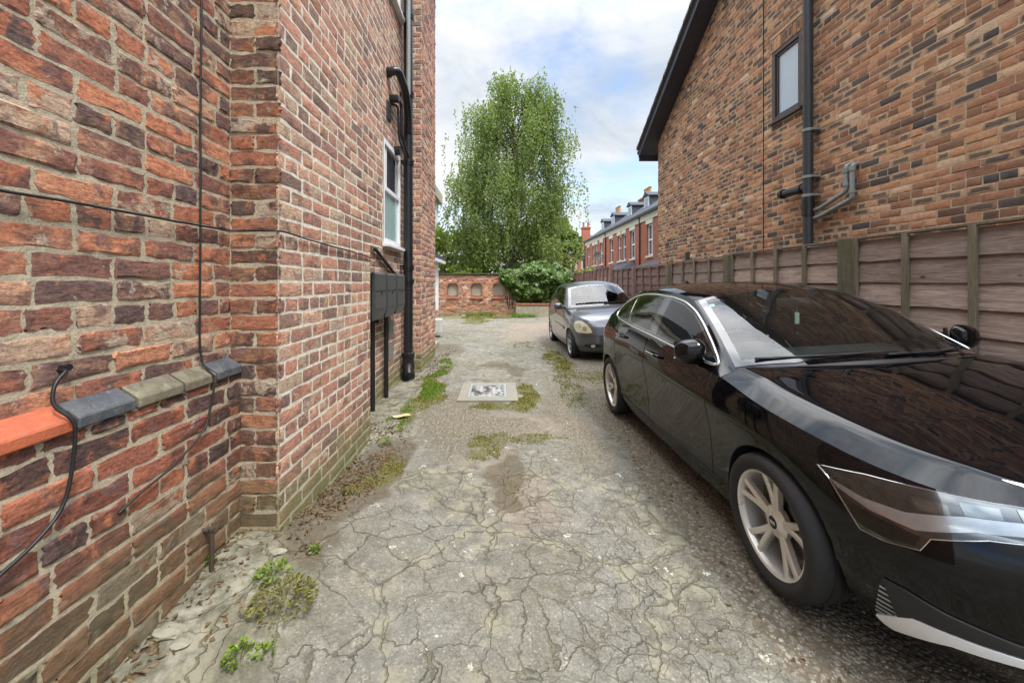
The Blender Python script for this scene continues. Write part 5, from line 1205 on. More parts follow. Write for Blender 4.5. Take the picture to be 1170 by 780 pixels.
    # sides of the greenhouse
    lowu = np.interp(t_all, np.arange(nt_), P['rail_u'](uA) if callable(P['rail_u']) else P['rail_u'])
    low = cr(Cm[:, 5], lowu+2); nb_v = 14; vv = np.linspace(0, 1, nb_v)
    Gs = low[:, None]*(1-vv)[None, :, None]+Rm[:, None]*vv[None, :, None]
    Gs[:, :, 0] += (P.get('barrel', .022)*4*vv*(1-vv))[None, :]*np.minimum(1, np.linalg.norm(Rm-low, axis=1)/.25)[:, None]
    addgrid(Gs, 'side')
    # tail closure
    uR = lowu[-1]; ue = np.linspace(uR, nst-1, 20); lowr = cr(Cm[:, 5], ue+2); hi = G[-1]
    hi2 = np.stack([np.interp(np.linspace(0, 1, 20), np.linspace(0, 1, len(hi)), hi[:, d]) for d in range(3)], 1)
    addgrid(np.stack([lowr, hi2]), 'tail')
    # dirt-closing strip between bonnet end and rail start is inside; underside
    un = np.stack([S[:, 0], S[:, 0]*np.array([.2, 1, 1])+np.array([0, 0, .02])], 1); addgrid(un, 'under', flip=True)
    V = np.concatenate(V); Fc = np.array(Fc); tagf = np.array(tagf)
    # mirror
    nV = len(V); Vm = V*np.array([-1, 1, 1]); Fm = Fc[:, ::-1]+nV
    V2 = np.concatenate([V, Vm]); F2 = np.concatenate([Fc, Fm]); tg2 = np.concatenate([tagf, np.char.add(tagf, '_m')])
    bvh = BVHTree.FromPolygons([Vector(v) for v in V2], [tuple(int(x) for x in f) for f in F2])
    # ---- wheel arches
    cen = V2[F2].mean(1); keep = np.ones(len(F2), bool); isb = np.isin(np.char.partition(tg2.astype(str), '_')[:, 0], ['band', 'door', 'under'])
    ra = P['arch_r']; rims = []
    for yc in (0, P['wb']):
        zc = P['wheel_r']; dv = np.hypot(V2[:, 1]-yc, V2[:, 2]-zc); inside = (dv < ra) & (np.abs(V2[:, 0]) > .45)
        fin = isb & inside[F2].any(1); rem = fin & keep; keep &= ~fin
        kv = np.zeros(len(V2), bool); kv[F2[keep & isb].ravel()] = True; rv = np.zeros(len(V2), bool); rv[F2[rem].ravel()] = True
        bnd = kv & rv
        sc_ = ra/dv[bnd]; V2[bnd, 1] = yc+(V2[bnd, 1]-yc)*sc_; V2[bnd, 2] = zc+(V2[bnd, 2]-zc)*sc_
        idx = np.where(bnd)[0]
        for sgn in (1, -1):
            ii = idx[np.sign(V2[idx, 0]) == sgn]; an = np.arctan2(V2[ii, 2]-zc, V2[ii, 1]-yc); an = np.where(an < -math.pi/2, an+2*math.pi, an); rims.append((sgn, yc, V2[ii[np.argsort(an)]]))
    # ---- window holes
    def inpoly(pt, poly):
        x, y = pt[:, 0], pt[:, 1]; n = len(poly); res = np.zeros(len(pt), bool); j = n-1
        for i in range(n):
            xi, yi = poly[i]; xj, yj = poly[j]
            c = ((yi > y) != (yj > y)) & (x < (xj-xi)*(y-yi)/(yj-yi+1e-12)+xi); res ^= c; j = i
        return res
    def shrink(poly, s):
        p = np.array(poly); c = p.mean(0); return c+(p-c)*s
    sidepolys = P['windows']
    sideface = np.isin(tg2, ['side', 'side_m'])
    for poly in sidepolys: keep &= ~(sideface & inpoly(cen[:, 1:3], shrink(poly, .90)))
    keep &= ~(np.isin(tg2, ['screen', 'screen_m']) & inpoly(np.stack([cen[:, 0], cen[:, 1]], 1), shrink(P['screen_poly'], .955)))
    keep &= ~(np.isin(tg2, ['tail', 'tail_m']) & inpoly(np.stack([cen[:, 0], cen[:, 2]], 1), shrink(P['rear_poly'], .92)))
    parts = {'body': [], 'bonnet': [], 'roof': [], 'cowl': [], 'd1': [], 'd2': [], 'd1m': [], 'd2m': []}
    mapping = {'bonnet': 'bonnet', 'bonnet_m': 'bonnet', 'cowl': 'cowl', 'cowl_m': 'cowl', 'door_front': 'd1', 'door_rear': 'd2', 'door_front_m': 'd1m', 'door_rear_m': 'd2m', 'roof': 'roof', 'roof_m': 'roof'}
    for f, t, k in zip(F2, tg2, keep):
        if k: parts[mapping.get(str(t), 'body')].append(f)
    objs = {}
    nm = {'body': 'body', 'bonnet': 'bonnet', 'roof': 'roof', 'cowl': 'scuttle_panel', 'd1': 'door', 'd2': 'door', 'd1m': 'door', 'd2m': 'door'}
    for k, fl in parts.items():
        if not fl: continue
        fa = np.array(fl); uq, inv = np.unique(fa, return_inverse=True); mb = MB(); mb.add(V2[uq], inv.reshape(fa.shape).tolist())
        mt = mats['trim'] if k == 'cowl' else mats['paint']
        o = mb.build(nm[k], mt, root, weld=1e-4, smooth=P.get('sharp', 42)); objs[k] = o
    def cast(o, d):
        h = bvh.ray_cast(Vector(o), Vector(d))
        if h[0] is None: return None, None
        return h[0], (h[1] if h[1].dot(Vector(d)) < 0 else -h[1])
    # ---- arch liners
    for (sgn, yc, ring) in rims:
        mb = MB(); inner = ring.copy(); inner[:, 0] = sgn*(np.abs(ring[:, 0])-.018); cc = np.array([0, yc, P['wheel_r']])
        lip = inner.copy(); lip[:, 1:] = cc[1:]+(lip[:, 1:]-cc[1:])*1.012
        deep = lip.copy(); deep[:, 0] = sgn*.42
        mb.grid(np.stack([ring, inner, lip, deep]))
        c0 = np.array([[sgn*.42, yc, P['wheel_r']]]); n = len(deep); mb.add(np.concatenate([deep, c0]), [(i, i+1, n) for i in range(n-1)])
        mb.build('wheel_arch', M_WELL, root)
    mb = MB(); mb.box2((-.62, OL[0, 1]+.25, .17), (.62, OL[-1, 1]-.25, .24)); mb.build('underbody', M_WELL, root)
    # ---- decals on the body surface
    def decal(name, poly, fproj, mat, off=.004, parent=root, rings=(1, .97, .9, .75, .5, .25, 0), sub=6, lip=True, rmat=None):
        p = np.array(poly, float); q = []
        for i in range(len(p)):
            a, b = p[i], p[(i+1) % len(p)]; n = max(1, int(np.linalg.norm(b-a)/.02))
            for k in range(n): q.append(a+(b-a)*k/n)
        q = np.array(q); c = p.mean(0); n = len(q); vs_, ok = [], True
        outl = []; nref = []
        for ri, r in enumerate(rings):
            pts = c+(q-c)*r if r > 0 else c[None]
            for pt in pts:
                h, nn = fproj(pt)
                if h is None: h, nn = (Vector(vs_[-1]) if vs_ else Vector((0, 0, 0))), Vector((0, 0, 1)); vs_.append(tuple(h)); nref.append(np.zeros(3)); continue
                vs_.append(tuple(h+nn*off)); nref.append(np.array(nn))
                if ri == 0: outl.append(h+nn*off)
        if lip:                                            # turn the edge down to the body
            lipv = []
            for pt in q:
                h, nn = fproj(pt); lipv.append(tuple((h-nn*.004)) if h is not None else vs_[0])
        fs = []
        for ri in range(len(rings)-1):
            for k in range(n):
                k2 = (k+1) % n
                if rings[ri+1] == 0: fs.append((ri*n+k, ri*n+k2, (ri+1)*n))
                else: fs.append((ri*n+k, ri*n+k2, (ri+1)*n+k2, (ri+1)*n+k))
        mb = MB(); mb.add(vs_, fs, 0)
        if lip: b = mb.n; mb.add(lipv, []); mb.f += [(k, b+k, b+(k+1) % n, (k+1) % n) for k in range(n)]; mb.m += [0]*n
        ml = [mat] if rmat is None else [mat, rmat]
        if rmat is not None:
            for i in range(n): mb.m[i] = 1
            for i in range(n): mb.m[n+i] = 1
            if lip: mb.m[-n:] = [1]*n
        tot = 0.0                                          # all faces look away from the body
        AV = np.concatenate(mb.v)
        for f in mb.f[:n*2]:
            a_, b_, c_ = AV[f[0]], AV[f[1]], AV[f[2]]; tot += float(np.dot(np.cross(b_-a_, c_-a_), nref[f[0]]))
        if tot < 0: mb.f = [f[::-1] for f in mb.f]
        o = mb.build(name, ml, parent, smooth=60); return o, outl
    def ribbon(name, A, B, fproj, mat, off=.006, parent=root, n=40, nb=4, thick=.006):
        def res(L):
            L = np.array(L, float); d = np.r_[0, np.cumsum(np.linalg.norm(np.diff(L, axis=0), axis=1))]; t = np.linspace(0, d[-1], n); return np.stack([np.interp(t, d, L[:, k]) for k in range(2)], 1)
        A, B = res(A), res(B); rows, low_ = [], []
        for k in range(nb+1):
            pts = A+(B-A)*k/nb; rw = []; lw_ = []
            for pt in pts:
                h, nn = fproj(pt)
                if h is None: h, nn = (Vector(rw[-1]) if rw else Vector((0, 0, 0))), Vector((0, 0, 0))
                rw.append(tuple(h+nn*off)); lw_.append(tuple(h-nn*thick))
            rows.append(rw)
            if k in (0, nb): low_.append(lw_)
        mb = MB(); mb.grid(np.array([low_[0]]+rows+[low_[1]])); return mb.build(name, mat, parent, smooth=50, fixn=True)
    return dict(objs=objs, cast=cast, decal=decal, ribbon=ribbon, band=band, S=S, us=us, top=top, rail=Rm, low=low)

def wheel(root, x, y, r, rimr, w, side, style, rimmat, steer=0):
    """side=-1: outer face towards -x"""
    W = bpy.data.objects.new('wheel', None); COL.objects.link(W); W.parent = root; W.location = (x, y, r); W['_shift'] = 0; W.rotation_euler = (0, 0, steer)
    s = side; mb = MB()
    h = w/2
    prof = [(s*h*.72, rimr*.99), (s*h*.92, rimr*1.03), (s*h*1.0, rimr+(r-rimr)*.45), (s*h*.96, rimr+(r-rimr)*.78), (s*h*.80, r*.985), (s*h*.6, r), (s*h*.30, r*1.0), (s*h*.28, r-.006), (s*h*.22, r-.006), (s*h*.2, r), (-s*h*.2, r), (-s*h*.22, r-.006), (-s*h*.28, r-.006), (-s*h*.3, r), (-s*h*.75, r*.985), (-s*h, rimr*1.1), (-s*h*.8, rimr)]
    mb.lathe(prof, 'x', (0, 0, 0), 56); mb.build('tyre', M_TYRE, W, smooth=50, fixn=True)
    mb = MB(); rr = rimr
    mb.lathe([(s*h*.60, rr*.93), (s*h*.80, rr*.955), (s*h*.86, rr*1.0), (s*h*.78, rr*1.02), (s*h*.5, rr*1.0)], 'x', (0, 0, 0), 56)
    mb.lathe([(s*h*.62, rr*.935), (-s*h*.7, rr*.88)], 'x', (0, 0, 0), 48)
    mb.lathe([(s*h*.60, .0), (s*h*.60, .030), (s*h*.56, .036), (s*h*.52, .055), (s*h*.44, .075), (s*h*.2, .075)], 'x', (0, 0, 0), 24)
    n = style['n']
    for k in range(n):
        for off in style['pair']:
            a0 = 2*math.pi*k/n+style.get('rot', 0); a1 = a0+off; a0i = a0+off*.35
            secs = []
            for t in np.linspace(0, 1, 7):
                rad = .050+(rr*.955-.050)*t; a = a0i+(a1-a0i)*t; wdt = style['w0']*(1-t)+style['w1']*t; xx = s*h*(.50+.24*t**1.4) ; dp = .030
                er = np.array([0, math.cos(a), math.sin(a)]); et = np.array([0, -math.sin(a), math.cos(a)]); ex = np.array([1.0, 0, 0])
                c = er*rad+ex*xx
                secs.append([c+et*wdt*.5-ex*s*dp, c+et*wdt*.5-ex*s*.006, c+et*wdt*.32, c-et*wdt*.32, c-et*wdt*.5-ex*s*.006, c-et*wdt*.5-ex*s*dp])
            mb.grid(np.array(secs))
    mb.build('rim', rimmat, W, smooth=35, fixn=True)
    mb = MB(); mb.lathe([(s*h*.1, .04), (s*h*.1, rr*.66), (s*h*.0, rr*.66), (s*h*.0, .04)], 'x', (0, 0, 0), 40); mb.lathe([(-s*h*.3, 0), (-s*h*.3, rr*.93)], 'x', (0, 0, 0), 32, 0); mb.build('brake_disc', M_DISC, W, smooth=40)
    mb = MB(); mb.lathe([(s*h*.60+s*.002, 0), (s*h*.60+s*.002, .026), (s*h*.595, .030)], 'x', (0, 0, 0), 24)
    hub = mb.build('hub_cap', M_TRIM, W, smooth=40)
    mb = MB()
    for k in range(style['n']):
        a = 2*math.pi*(k+.5)/style['n']+style.get('rot', 0); mb.lathe([(s*h*.30, .011), (s*h*.47, .011), (s*h*.47, 0)], 'x', (0, math.cos(a)*.055, math.sin(a)*.055), 8)
    mb.build('wheel_bolts', M_TRIM, W)
    if style.get('rings'):
        mb = MB()
        for k in range(4):
            cy_ = (k-1.5)*.0095; an = np.linspace(0, 2*math.pi, 15)[:-1]
            mb.tube([(s*h*.60+s*.004, cy_+.0062*math.cos(a), .0062*math.sin(a)) for a in an], .0012, 5, closed=True)
        mb.build('ring_emblem', M_CHROME, hub)
    return W

def seat(mb, x, y, z, rec=.30, w=.50):
    mb.box((x, y, z+.08), (w, .52, .16), 0, .05)
    mb.box((0, 0, 0), (w, .14, .62), 0, .055, M=Matrix.Translation((x, y+.30, z+.42)) @ Matrix.Rotation(-rec, 4, 'X'))
    mb.box((0, 0, 0), (.26, .09, .18), 0, .035, M=Matrix.Translation((x, y+.42, z+.84)) @ Matrix.Rotation(-rec*.5, 4, 'X'))

# ------------------------------------------------------------------ black estate-backed hatchback in front
M_BLACK = paint('black_car_paint', (.002, .002, .0028), 0.0, .3, spec=0.0, dust=.006)
M_RIM = plain('champagne_alloy', (.72, .68, .62), .30, .5, var=.06, bump=0.02)
CX, CY = 2.215, 1.955
car = empty('parked_car', (CX, CY, float(gz(CX, 3))+.002), 'black hatchback with chrome window line and ten spoke alloys, parked nearest on the right', 'car', None, shift=False)
car.rotation_euler = (0, R(-3.0), R(.4))
A = dict(wb=2.636, wheel_r=.318, arch_r=.352, du=.024, dv=8,
  outline=[(0, -.870), (.30, -.852), (.55, -.775), (.72, -.635), (.815, -.45), (.868, -.20), (.890, .05), (.897, .40), (.900, .80), (.905, 1.5), (.905, 2.1), (.908, 2.60), (.893, 2.88), (.845, 3.08), (.70, 3.25), (.40, 3.315), (0, 3.33)],
  levels=[
   [(.20, .06), (.30, .0), (.45, .01), (.60, .035), (.68, .050), (.715, .075)],
   [(.20, .06), (.30, .0), (.45, .01), (.60, .032), (.68, .046), (.722, .075)],
   [(.20, .06), (.30, .0), (.45, .005), (.585, .022), (.665, .058), (.742, .115)],
   [(.205, .06), (.30, .01), (.45, .0), (.575, .014), (.665, .050), (.754, .108)],
   [(.205, .06), (.30, .015), (.45, .0), (.57, .008), (.675, .038), (.778, .090)],
   [(.20, .06), (.30, .02), (.45, .0), (.58, .0), (.715, .014), (.824, .062)],
   [(.20, .06), (.30, .025), (.45, .005), (.58, .0), (.728, .004), (.866, .045)],
   [(.195, .06), (.29, .032), (.45, .026), (.60, .018), (.735, .0), (.922, .056)],
   [(.19, .06), (.28, .036), (.44, .036), (.60, .026), (.752, .0), (.962, .064)],
   [(.19, .06), (.28, .036), (.44, .036), (.61, .026), (.785, .0), (1.010, .060)],
   [(.19, .06), (.28, .036), (.44, .030), (.62, .016), (.815, .0), (1.055, .066)],
   [(.20, .06), (.30, .022), (.45, .004), (.62, .0), (.84, .004), (1.085, .090)],
   [(.22, .06), (.32, .02), (.46, .004), (.63, .0), (.85, .010), (1.095, .110)],
   [(.25, .06), (.34, .02), (.47, .004), (.64, .0), (.84, .020), (1.04, .110)],
   [(.27, .06), (.35, .02), (.48, .0), (.64, .01), (.82, .03), (.97, .090)],
   [(.27, .06), (.35, .02), (.48, .0), (.64, .01), (.82, .03), (.95, .080)],
   [(.27, .06), (.35, .02), (.48, .0), (.64, .01), (.82, .03), (.95, .080)]],
  seams=[.52, 1.545, 2.36], a_base=.43, v_sill=1.15, cowl_from=-.1, cowl_y=.25,
  bonnet_centre=[(-.80, .715), (-.74, .768), (-.66, .812), (-.5, .866), (-.3, .912), (-.1, .950), (.1, .982), (.26, 1.002)], hood_band=(.118, .66), nt=30,
  rail=[(.765, .44, .948), (.715, .63, 1.075), (.655, .88, 1.215), (.600, 1.19, 1.335), (.585, 1.60, 1.392), (.578, 2.1, 1.400), (.562, 2.50, 1.368), (.540, 2.82, 1.285), (.62, 2.99, 1.15), (.70, 3.07, 1.05)],
  centre=[(0, .265, 1.018), (0, .53, 1.155), (0, .80, 1.280), (0, 1.12, 1.400), (0, 1.55, 1.443), (0, 2.1, 1.447), (0, 2.52, 1.418), (0, 2.92, 1.350), (0, 3.08, 1.16), (0, 3.21, .985)],
  breaks=[3, 7], tn=13, nt2=34, top_pow=[2, 2, 2.1, 2.4, 2.8, 3, 3, 2.6, 2.4, 2.2],
  rail_u=lambda uA: [uA, 7.52, 8.06, 8.58, 9.15, 10.0, 10.8, 11.75, 12.5, 13.0], barrel=.020,
  windows=[[(.53, .982), (.70, 1.075), (.88, 1.168), (1.07, 1.250), (1.28, 1.308), (1.54, 1.343), (1.44, 1.044), (1.0, 1.010)],
           [(1.62, 1.348), (1.85, 1.354), (2.10, 1.348), (2.25, 1.334), (2.07, 1.083), (1.52, 1.049)],
           [(2.30, 1.328), (2.42, 1.300), (2.53, 1.250), (2.60, 1.185), (2.58, 1.128), (2.12, 1.087)]],
  screen_poly=[(-.735, .455), (-.45, .345), (0, .285), (.45, .345), (.735, .455), (.655, .84), (.585, 1.155), (.3, 1.125), (0, 1.108), (-.3, 1.125), (-.585, 1.155), (-.655, .84)],
  rear_poly=[(-.52, 1.27), (0, 1.31), (.52, 1.27), (.60, 1.09), (.3, 1.03), (0, 1.02), (-.3, 1.03), (-.60, 1.09)])
K = build_car(A, car, dict(paint=M_BLACK, trim=M_TRIM))
cast, decal, ribbon = K['cast'], K['decal'], K['ribbon']
def side_proj(s, P=None):
    return lambda p: cast((s*2.0, p[0], p[1]), (-s, 0, 0))
scr = lambda p: cast((p[0], p[1]-.6, 2.2), (0, .42, -1)) if False else cast((p[0], p[1], 2.5), (0, 0, -1))
def rear_proj(p): return cast((p[0], 5.0, p[1]), (0, -1, 0))
DLO = [(.50, .968), (.69, 1.083), (.87, 1.180), (1.06, 1.262), (1.27, 1.321), (1.50, 1.350), (1.85, 1.366), (2.10, 1.360), (2.30, 1.340), (2.44, 1.310), (2.56, 1.258), (2.635, 1.187), (2.61, 1.117), (2.30, 1.087), (2.0, 1.066), (1.5, 1.036), (1.0, .998)]
for s in (-1, 1):
    sp_ = side_proj(s)
    for poly in A['windows']:
        decal('side_window', poly, sp_, M_GLASS, .004, rings=(1, .955, .93, .8, .5, 0), rmat=M_FRIT)
    # gloss black pillars between the panes
    for (a, b) in (([(1.435, 1.043), (1.535, 1.346)], [(1.525, 1.049), (1.625, 1.352)]), ([(2.065, 1.082), (2.245, 1.338)], [(2.125, 1.086), (2.305, 1.330)])):
        ribbon('window_pillar', a, b, sp_, M_FRIT, .003, n=12)
    pts = []
    for i in range(len(DLO)):
        a, b = np.array(DLO[i]), np.array(DLO[(i+1) % len(DLO)]); n = max(1, int(np.linalg.norm(b-a)/.04))
        for k in range(n):
            h, nn = sp_(a+(b-a)*k/n)
            if h is not None: pts.append(tuple(h+nn*.003))
    pts = np.array(pts)
    for _ in range(2): pts = (np.roll(pts, 1, 0)+2*pts+np.roll(pts, -1, 0))/4
    mb = MB(); mb.tube(pts, .0095, 8, closed=True); mb.build('chrome_window_trim', M_CHROME, car, smooth=180)
    # handles with pulls
    for (y, z, dr) in ((1.43, .905, 'd1'), (2.27, .948, 'd2')):
        h, nn = sp_((y, z)); h2, _ = sp_((y-.20, z-.006))
        mb = MB(); q = [h-nn*.01, h+nn*.03, h2+nn*.036, h2-nn*.005]; mb.tube(bend([tuple(x) for x in q], 5, .03), [.013]*len(bend([tuple(x) for x in q], 5, .03)), 10)
        mb.build('handle', M_BLACK, car, smooth=60)
        mb = MB(); mid = (h+h2)/2; mb.tube([tuple(h+nn*.041+Vector((0, -.02, .004))), tuple(mid+nn*.044+Vector((0, 0, .004))), tuple(h2+nn*.046+Vector((0, .02, .004)))], .005, 6); mb.build('handle_trim', M_CHROME, car, smooth=60)
    # door mirror
    mm = bpy.data.objects.new('door_mirror', None); COL.objects.link(mm); mm.parent = car; mm['_shift'] = 0
    mb = MB(); bm = bmesh.new(); bmesh.ops.create_uvsphere(bm, u_segments=28, v_segments=18, radius=1.0)
    for v in bm.verts:
        c = v.co; px = math.copysign(abs(c.x)**.72, c.x); pz = math.copysign(abs(c.z)**.75, c.z); py = c.y*(1 if c.y < 0 else .45)
        taper = 1-.22*(px*.5+.5)*(1 if True else 0)
        v.co = Vector((s*(.905+.092*px), .67+.080*py+.02*px, 1.040+.082*pz*(1-.16*px)))
    bm.verts.index_update(); mb.add([tuple(v.co) for v in bm.verts], [[v.index for v in f.verts] for f in bm.faces]); bm.free(); mb.build('mirror_housing', M_BLACK, mm, smooth=180, fixn=True)
    mb = MB(); mb.tube(bend([(s*.80, .66, .965), (s*.88, .635, .972), (s*.95, .63, .99)], 4, .03), [.022]*7, 10) if False else mb.tube([(s*.79, .71, .955), (s*.84, .70, .965), (s*.90, .685, .99)], [.030, .024, .026], 10); mb.build('mirror_arm', M_TRIM, mm, smooth=60)
    mb = MB(); mb.grid(np.array([[(s*(.905-.08), .712, .98), (s*(.905+.07), .75, .985)], [(s*(.905-.08), .71, 1.10), (s*(.905+.06), .75, 1.095)]])); mb.build('mirror_glass', M_CHROME, mm)
    # headlamp
    def hproj(p, s=s):
        o = Vector((s*(-.75), -.55, 0)) if False else Vector((s*.75, -.55, 0)); ax = Vector((-s*.6, -.8, 0)); n_ = Vector((s*.8, -.6, 0))
        return cast(o+ax*p[0]+Vector((0, 0, p[1]))+n_*1.5, -n_)
    HP = [(-.275, .722), (-.235, .690), (-.13, .552), (-.06, .548), (.03, .566), (.055, .612), (.18, .650), (.30, .664), (.39, .690), (.405, .722), (.25, .745), (.05, .748), (-.12, .742)]
    hl, outl = decal('headlight', HP, hproj, plain('headlamp_dark', (.10, .112, .12), .16, .8, bump=0, var=.5, scale=18), .003)
    mb = MB(); mb.tube([tuple(v) for v in outl], .0028, 6, closed=True); mb.build('chrome_edge', M_CHROME, hl, smooth=180)
    M_CLEAR = plain('lamp_reflector', (.72, .76, .79), .2, .5, bump=.0, var=.2, scale=30)
    ribbon('daylight_strip', [(-.205, .668), (-.10, .632), (.02, .622), (.15, .662), (.28, .680), (.38, .694)], [(-.228, .690), (-.12, .664), (-.01, .664), (.13, .698), (.27, .710), (.38, .714)], hproj, M_CLEAR, .007, hl)
    for k in range(3):
        a = -.225+.055*k; ribbon('lamp_bar', [(a, .688+.004*k), (a+.035, .655-.003*k)], [(a+.008, .694+.004*k), (a+.043, .660-.003*k)] if False else [(a+.034, .720), (a+.066, .672)], hproj, plain('lamp_bar_dark', (.10, .115, .12), .2, .7, bump=0), .006, hl, n=10)
    ribbon('lower_lamp', [(-.135, .572), (-.05, .560), (.02, .575)], [(-.185, .642), (-.09, .618), (.03, .608)], hproj, plain('lamp_cell', (.018, .021, .023), .12, .2, bump=0), .006, hl, n=16)
    for (a, z) in ((.06, .700), (.17, .716), (.29, .722)):
        ribbon('lamp_cell', [(a-.04, z-.016), (a+.04, z-.010)], [(a-.055, z+.016), (a+.03, z+.018)], hproj, plain('lamp_cell_bright', (.20, .22, .23), .12, .85, bump=0), .0065, hl, n=8)
    lens, _ = decal('lens', [(p[0], p[1]) for p in HP], hproj, M_LENS, .012, hl, rings=(1, .97, .9, .75, .5, .25, 0))
    # bumper vent, blade and silver strip
    decal('bumper_vent', [(-.105, .235), (-.078, .405), (-.02, .40), (.05, .375), (.02, .318), (-.04, .275)], hproj, M_TRIM, .003)
    for k in range(7):
        z = .262+.019*k; a0 = -.100+.0035*k; a1 = -.045+.008*(6-k)*.9-.012; mb = MB(); pts = []
        for a in np.linspace(a0, max(a0+.012, a1), 6):
            h, nn = hproj((a, z)); pts.append(tuple(h+nn*.006))
        mb.tube(pts, .0034, 6); mb.build('vent_slat', M_GREYPL, car)
    ribbon('bumper_blade', [(-.035, .290), (.02, .326), (.1, .334), (.23, .342), (.45, .348)], [(-.070, .412), (-.01, .410), (.08, .390), (.22, .374), (.45, .368)], hproj, M_TRIM, .010)
    ribbon('silver_bumper_strip', [(-.102, .232), (-.085, .212), (-.058, .205), (.02, .248), (.092, .285), (.23, .310), (.45, .318)], [(-.1, .240), (-.045, .285), (.006, .322), (.1, .330), (.23, .337), (.45, .342)], hproj, M_SILVER, .011)
    # tail lamp
    def tproj(p, s=s):
        return cast(Vector((s*1.6, 3.97, p[1]))+Vector((s*.6, -.6, 0))*(-p[0]), Vector((-s*.7, -.7, 0)))
    decal('tail_light', [(-.30, .90), (.30, .86), (.34, .99), (-.25, 1.0)], tproj, plain('red_lamp', (.25, .01, .01), .15, bump=0, coat=1), .004)
    wheel(car, s*.795, 0, .318, .237, .215, s, dict(n=5, pair=(-.19, .19), w0=.030, w1=.030, rot=.35, rings=True), M_RIM)
    wheel(car, s*.795, 2.636, .318, .237, .215, s, dict(n=5, pair=(-.19, .19), w0=.030, w1=.030, rot=.9, rings=True), M_RIM)
decal('windscreen', A['screen_poly'], scr, M_SCREEN, .004, rings=(1, .965, .925, .84, .72, .6, .48, .36, .24, .12, 0), rmat=M_FRIT)
decal('rear_window', A['rear_poly'], rear_proj, M_GLASS, .004, rings=(1, .95, .92, .6, .3, 0), rmat=M_FRIT)
def front_proj(p): return cast((p[0], -3, p[1]), (0, 1, 0))
decal('grille', [(-.52, .64), (-.40, .38), (-.25, .32), (.25, .32), (.40, .38), (.52, .64), (.45, .69), (-.45, .69)], front_proj, M_TRIM, .004)
for k in range(9):
    z = .345+.037*k; hw_ = np.interp(z, [.32, .38, .64, .69], [.24, .385, .50, .44]); q = []
    for x in np.linspace(-hw_, hw_, 21):
        h, nn = front_proj((x, z)); q.append(tuple(h+nn*.008))
    mb = MB(); mb.tube(q, .0045, 5); mb.build('grille_bar', M_DARKGREYPL, car)
gp_ = [(-.52, .64), (-.40, .38), (-.25, .32), (.25, .32), (.40, .38), (.52, .64), (.45, .69), (-.45, .69)]; q = []
for i in range(len(gp_)):
    a, b = np.array(gp_[i]), np.array(gp_[(i+1) % len(gp_)])
    for t in np.arange(8)/8:
        h, nn = front_proj(a+(b-a)*t); q.append(tuple(h+nn*.004))
mb = MB(); mb.tube(q, .008, 6, closed=True); mb.build('grille_frame', M_FRIT, car, smooth=60)
for k in range(4):
    q = []
    for t in np.linspace(0, 2*math.pi, 25)[:-1]:
        h, nn = front_proj(((k-1.5)*.062+.041*math.cos(t), .625+.041*math.sin(t))); q.append(tuple(h+nn*.016))
    mb = MB(); mb.tube(q, .006, 6, closed=True); mb.build('ring_emblem', M_CHROME, car, smooth=60)
# wipers
for pts in ([(-.62, .445, 1.01), (-.25, .325, 1.03), (.02, .305, 1.045), (.10, .31, 1.05)], [(.02, .285, 1.03), (.35, .33, 1.03), (.60, .435, 1.02)]):
    q = []
    for (x, y, z) in pts:
        h, nn = cast((x, y, 2.5), (0, 0, -1)); q.append(tuple(h+nn*.016))
    mb = MB(); mb.tube(wob(q, .0, 16), [.008]*4+[.0055]*12, 6); mb.build('wiper', M_TRIM, car, smooth=60)
# cabin
mb = MB()
dp = [(-.70, .66, .93), (.70, .66, .93)]
mb.grid(np.array([[(x, .37+.16*abs(x)**2, .955-.04*abs(x)) for x in np.linspace(-.70, .70, 15)], [(x, .85, .975-.02*abs(x)) for x in np.linspace(-.70, .70, 15)], [(x, 1.00, .965) for x in np.linspace(-.70, .70, 15)], [(x, 1.04, .90) for x in np.linspace(-.70, .70, 15)], [(x, .98, .60) for x in np.linspace(-.70, .70, 15)]]))
mb.box((-.36, .96, .99), (.34, .16, .07), 0, .03); mb.build('dashboard', M_DASH, car, smooth=50)
mb = MB(); an = np.linspace(0, 2*math.pi, 33)[:-1]; Mw = Matrix.Translation((-.36, 1.12, .93)) @ Matrix.Rotation(R(-65), 4, 'X')
mb.tube([tuple(Mw @ Vector((.185*math.cos(a), .185*math.sin(a), 0))) for a in an], .017, 8, closed=True)
for a in (R(0), R(180), R(270)): mb.tube([tuple(Mw @ Vector((0, 0, -.02))), tuple(Mw @ Vector((.18*math.cos(a), .18*math.sin(a), 0)))], .018, 6)
mb.build('steering_wheel', M_TRIM, car, smooth=60)
for x in (-.36, .36):
    mb = MB(); seat(mb, x, 1.45, .38); mb.build('front_seat', M_SEAT, car, smooth=50)
mb = MB(); mb.box((0, 2.3, .52), (1.2, .5, .18), 0, .06); mb.box((0, 0, 0), (1.2, .16, .6), 0, .06, M=Matrix.Translation((0, 2.6, .82)) @ Matrix.Rotation(-.35, 4, 'X'))
for x in (-.38, .38): mb.box((x, 2.72, 1.15), (.26, .09, .16), 0, .03)
mb.build('rear_seat', M_SEAT, car, smooth=50)
mb = MB(); mb.box2((-.78, .55, .26), (.78, 3.0, .30)); mb.build('cabin_floor', M_TRIM, car)
mb = MB(); mb.box((0, .95, 1.30), (.25, .03, .07), 0, .014); mb.tube([(0, .95, 1.32), (0, .96, 1.35)], .014, 8); mb.build('inside_mirror', M_TRIM, car, smooth=50)
mb = MB(); mb.grid(np.array([[(-.535, 1.10, 1.305), (-.495, 1.095, 1.312)], [(-.545, 1.065, 1.289), (-.505, 1.06, 1.295)]])); mb.build('windscreen_sticker', plain('pale_sticker', (.55, .68, .66), .6, bump=0), car)
af = MB(); Lw = car.matrix_basis
